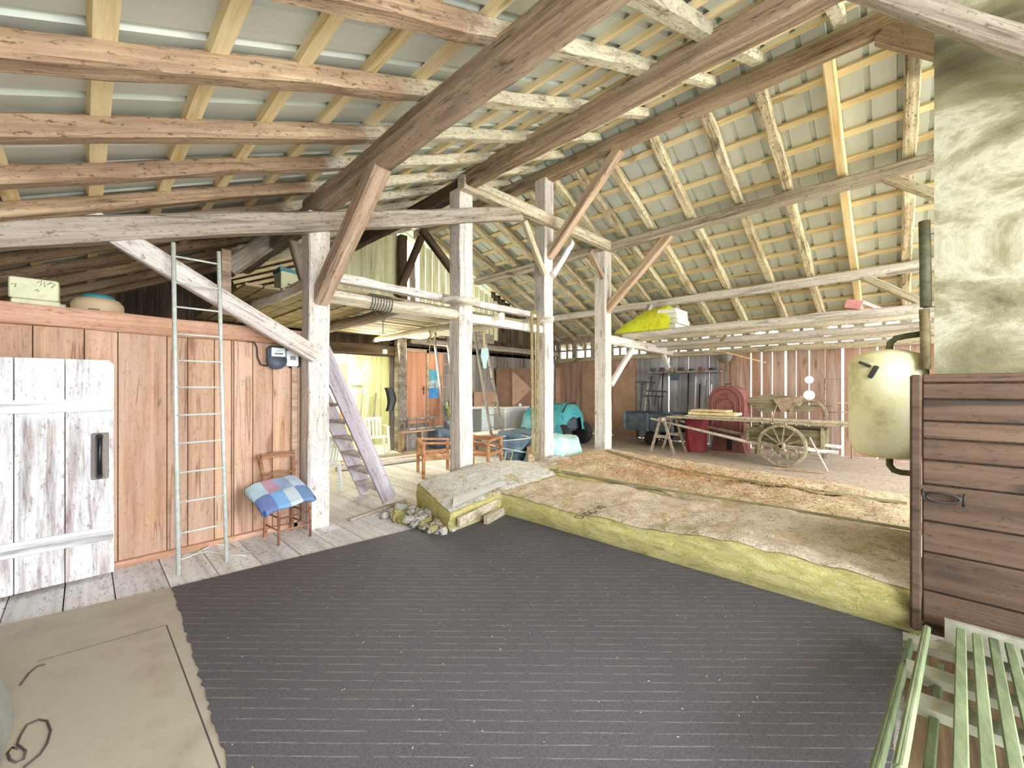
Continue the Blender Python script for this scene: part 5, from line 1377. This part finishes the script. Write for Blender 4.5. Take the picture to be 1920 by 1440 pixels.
# tank
XT = 4.35; pt = at(1664, 760, X=XT); zT, zB = at(1664, 655, X=XT).z, at(1664, 858, X=XT).z
t = thing('insulated_tank', 'yellowish insulated hot water tank hanging beside the plastered block', 'tank', (XT, pt.y, zB))
b = MB(); R_ = .235; b.lathe([(.06, zB), (.17, zB+.015), (.215, zB+.06), (R_, zB+.14), (R_+.004, (zT+zB)/2), (R_, zT-.12), (.20, zT-.05), (.10, zT-.01), (.03, zT)], (XT, pt.y, 0), 'z', 40)
for v in b.v: 
    d = mnoise.noise(v*6)*.012; v.x += d; v.y += d
b.build('jacket', M['yellow_tank'], t)
b = MB(); a0 = at(1628, 683, X=XT-.21); b.cbox((XT-.22, a0.y+.02, a0.z+.0), (.03, .08, .022), .006, 0, Matrix.Rotation(.5, 3, 'X')); b.cbox((XT-.235, a0.y-.03, a0.z-.06), (.03, .032, .10), .006, 0, Matrix.Rotation(.45, 3, 'X')); b.build('strap', M['dark_steel'], t)
b = MB(); b.tube([at(1668, 655, X=XT), at(1669, 643, X=XT), at(1680, 634, X=XT-.02), at(1700, 630, X=XT-.05), at(1733, 625, X=XT-.1)], .022, 10); b.build('pipe_bend', M['pipe_dark'], t)
b = MB(); b.tube([at(1668, 856, X=XT), at(1668, 872, X=XT), at(1676, 882, X=XT), at(1690, 886, X=XT), at(1715, 888, X=XT-.1)], .022, 10); b.build('lower_pipe', M['pipe_dark'], t)
for k, (pa, pb_, r, lab, mt) in enumerate(((415, 575, .031, 'thick dark lagged pipe, upper length beside the plastered block', 'pipe_dark'), (580, 692, .028, 'pale lower length of the lagged pipe above the stable boards', 'belt'))):
    b = MB(); b.tube([at(1733, pa, X=XC+.02), at(1735, (pa+pb_)/2, X=XC+.02), at(1736, pb_, X=XC+.02)], r, 14); tag(b.build('lagged_pipe', M[mt]), lab, 'pipe')
b = MB()
for py in (440, 577): b.tube([at(1730, py, X=XC), at(1752, py-2, X=XC)], .006, 5)
tag(b.build('pipe_wire', M['wire']), 'thin wire ties holding the lagged pipe to the block', 'wire')

# ------------------------------------------------------------------ pale green slatted bed base, white panel
def slatp(px, py, X): return at(px, py, X=X)
t = thing('slatted_bench', 'pale green slatted garden bench at the bottom right corner', 'bench', (2.9, -.4, 0))
for px, py, X0_, wd, th in ((1802, 1182, 3.22, .036, .022), (1832, 1192, 3.24, .036, .022), (1863, 1200, 3.26, .036, .022), (1893, 1210, 3.28, .036, .022), (1924, 1222, 3.30, .036, .022), (1762, 1248, 2.86, .028, .03)):
    p = at(px, py, X=X0_); d = Vector((1.49, -.116, -.163)).normalized()
    q = p-d*(X0_-1.6); b = MB(); b.bar(q, p, wd, th, ch=.004); b.build('slat', M['bench_green'], t)
for px, py, X0_ in ((1738, 1178, 3.05), (1711, 1190, 3.12)):
    p = at(px, py, X=X0_); d = Vector((1.49, -.116, -.163)).normalized(); q = p-d*(X0_-1.6)
    b = MB(); b.bar(q, p, .03, .036, ch=.008); b.build('side_rail', M['bench_green'], t)
for X_ in (3.0, 2.62, 2.3):
    a = at(1735, 1330, X=X_); zc = .245+.11*(3.22-X_)-.03
    b = MB(); b.bx(X_-.05, X_+.05, -1.0, -.02-(3.2-X_)*.02, zc-.05, zc-.012); b.build('cross_bar', M['white_paint'], t)
for X_ in (3.0, 2.0):
    for y in (-.1, -.9):
        b = MB(); b.bx(X_-.02, X_+.02, y-.02, y+.02, .0, .2); b.build('leg', M['bench_green'], t)
p = at(1772, 1165, X=3.36); b = MB(); b.box((3.40, p.y-.5, (p.z)/2+.02), (.03, 1.0, p.z-.04), 0); tag(b.build('white_panel', M['white_paint']), 'dirty white panel standing between the bench and the stable boards', 'panel')
b = MB(); b.tube([at(1745, 1205, X=3.2), at(1765, 1202, X=3.2), at(1785, 1208, X=3.25)], .008, 6); tag(b.build('thin_pipe', M['white_paint']), 'thin white pipe behind the green bench rails', 'pipe')
b = MB(); b.bx(2.2, 3.5, -1.6, -.03, .001, .012); tag(b.build('corner_board', wood('corner_board', '#3c2c1c', '#5c4830', '#786242', bstr=.2)), 'brown floor board under the green bench', 'board')

# ------------------------------------------------------------------ bits in the far room
t = thing('wall_cabinet', 'small white window frame with panes on the yellow wall of the far room', 'frame', (4.3, 10.25, 1.5))
a, c = at(657, 695, Y=10.2), at(680, 722, Y=10.2)
b = MB(); b.bx(a.x, c.x, 10.22, 10.29, c.z, a.z); b.build('frame', M['white_plastic'], t)
b = MB()
for i in range(3):
    for j in range(2): 
        x = a.x+.03+i*(c.x-a.x-.03)/3; z = c.z+.04+j*(a.z-c.z-.04)/2; b.bx(x, x+(c.x-a.x)/3-.05, 10.21, 10.225, z, z+(a.z-c.z)/2-.06)
b.build('pane', M['yellow_plank'], t)
b = MB(); a, c = at(640, 680, Y=10.2), at(651, 725, Y=10.2); b.bx(a.x, c.x, 10.2, 10.28, c.z-.9, a.z); tag(b.build('orange_board', M['orange_wood']), 'orange brown board on end in the far room', 'board')
for k, px in enumerate((668, 678, 690, 703)):
    b = MB(); b.tube([at(px-6, 822, Y=10.0), at(px+2, 728+k*3, Y=10.2)], .018, 6); tag(b.build('garden_tool', M['grey_plank'] if k % 2 else M['post_white']), 'long handled tool leaning in the far bright room, %s from the left' % ORD[k], 'tool', 'tools in the far room')
b = MB(); a = at(729, 735, Y=8.62); 
g = [[(a.x+.09*math.sin(u*3)+.26*(v/4-.5)*(1-.5*abs(u-.4)), 8.665-.03*abs(math.cos(v)), a.z-.55*u+.1) for v in range(5)] for u in [k/6 for k in range(7)]]
b.grid(g); tag(b.build('black_jacket', M['black']), 'black jacket hanging on the dark grey post', 'jacket')
b = MB(); a = at(723, 659, Y=8.6); b.cbox((a.x, 8.62, a.z), (.09, .05, .09), .01); tag(b.build('junction_box', M['white_plastic']), 'small white junction box on the dark grey post', 'box')
p = at(845, 790, Y=8.2); t = thing('potted_plant', 'yellow green plant in a pot behind the second post', 'plant', (p.x, 8.2, .5))
b = MB(); b.lathe([(.08, .5), (.11, .7), (.1, .7)], (p.x, 8.2, 0), 'z', 14); b.build('pot', M['blue_metal'], t)
b = MB()
for k in range(26):
    a_ = random.uniform(0, 2*pi); r = random.uniform(.1, .25); z = random.uniform(.75, 1.25)
    b.tube([(p.x, 8.2, .68), (p.x+r*.5*math.cos(a_), 8.2+r*.5*math.sin(a_), z), (p.x+r*math.cos(a_), 8.2+r*math.sin(a_), z-.05)], [.006, .02, .003], 4)
b.build('foliage', M['grass'], t)
b = MB(); b.box((p.x, 8.45, .25), (.7, .4, .5)); tag(b.build('plant_crate', M['blue_metal']), 'bluish crate under the potted plant', 'crate')

for o in bpy.data.objects:
    if 'world_at' in o: del o['world_at']
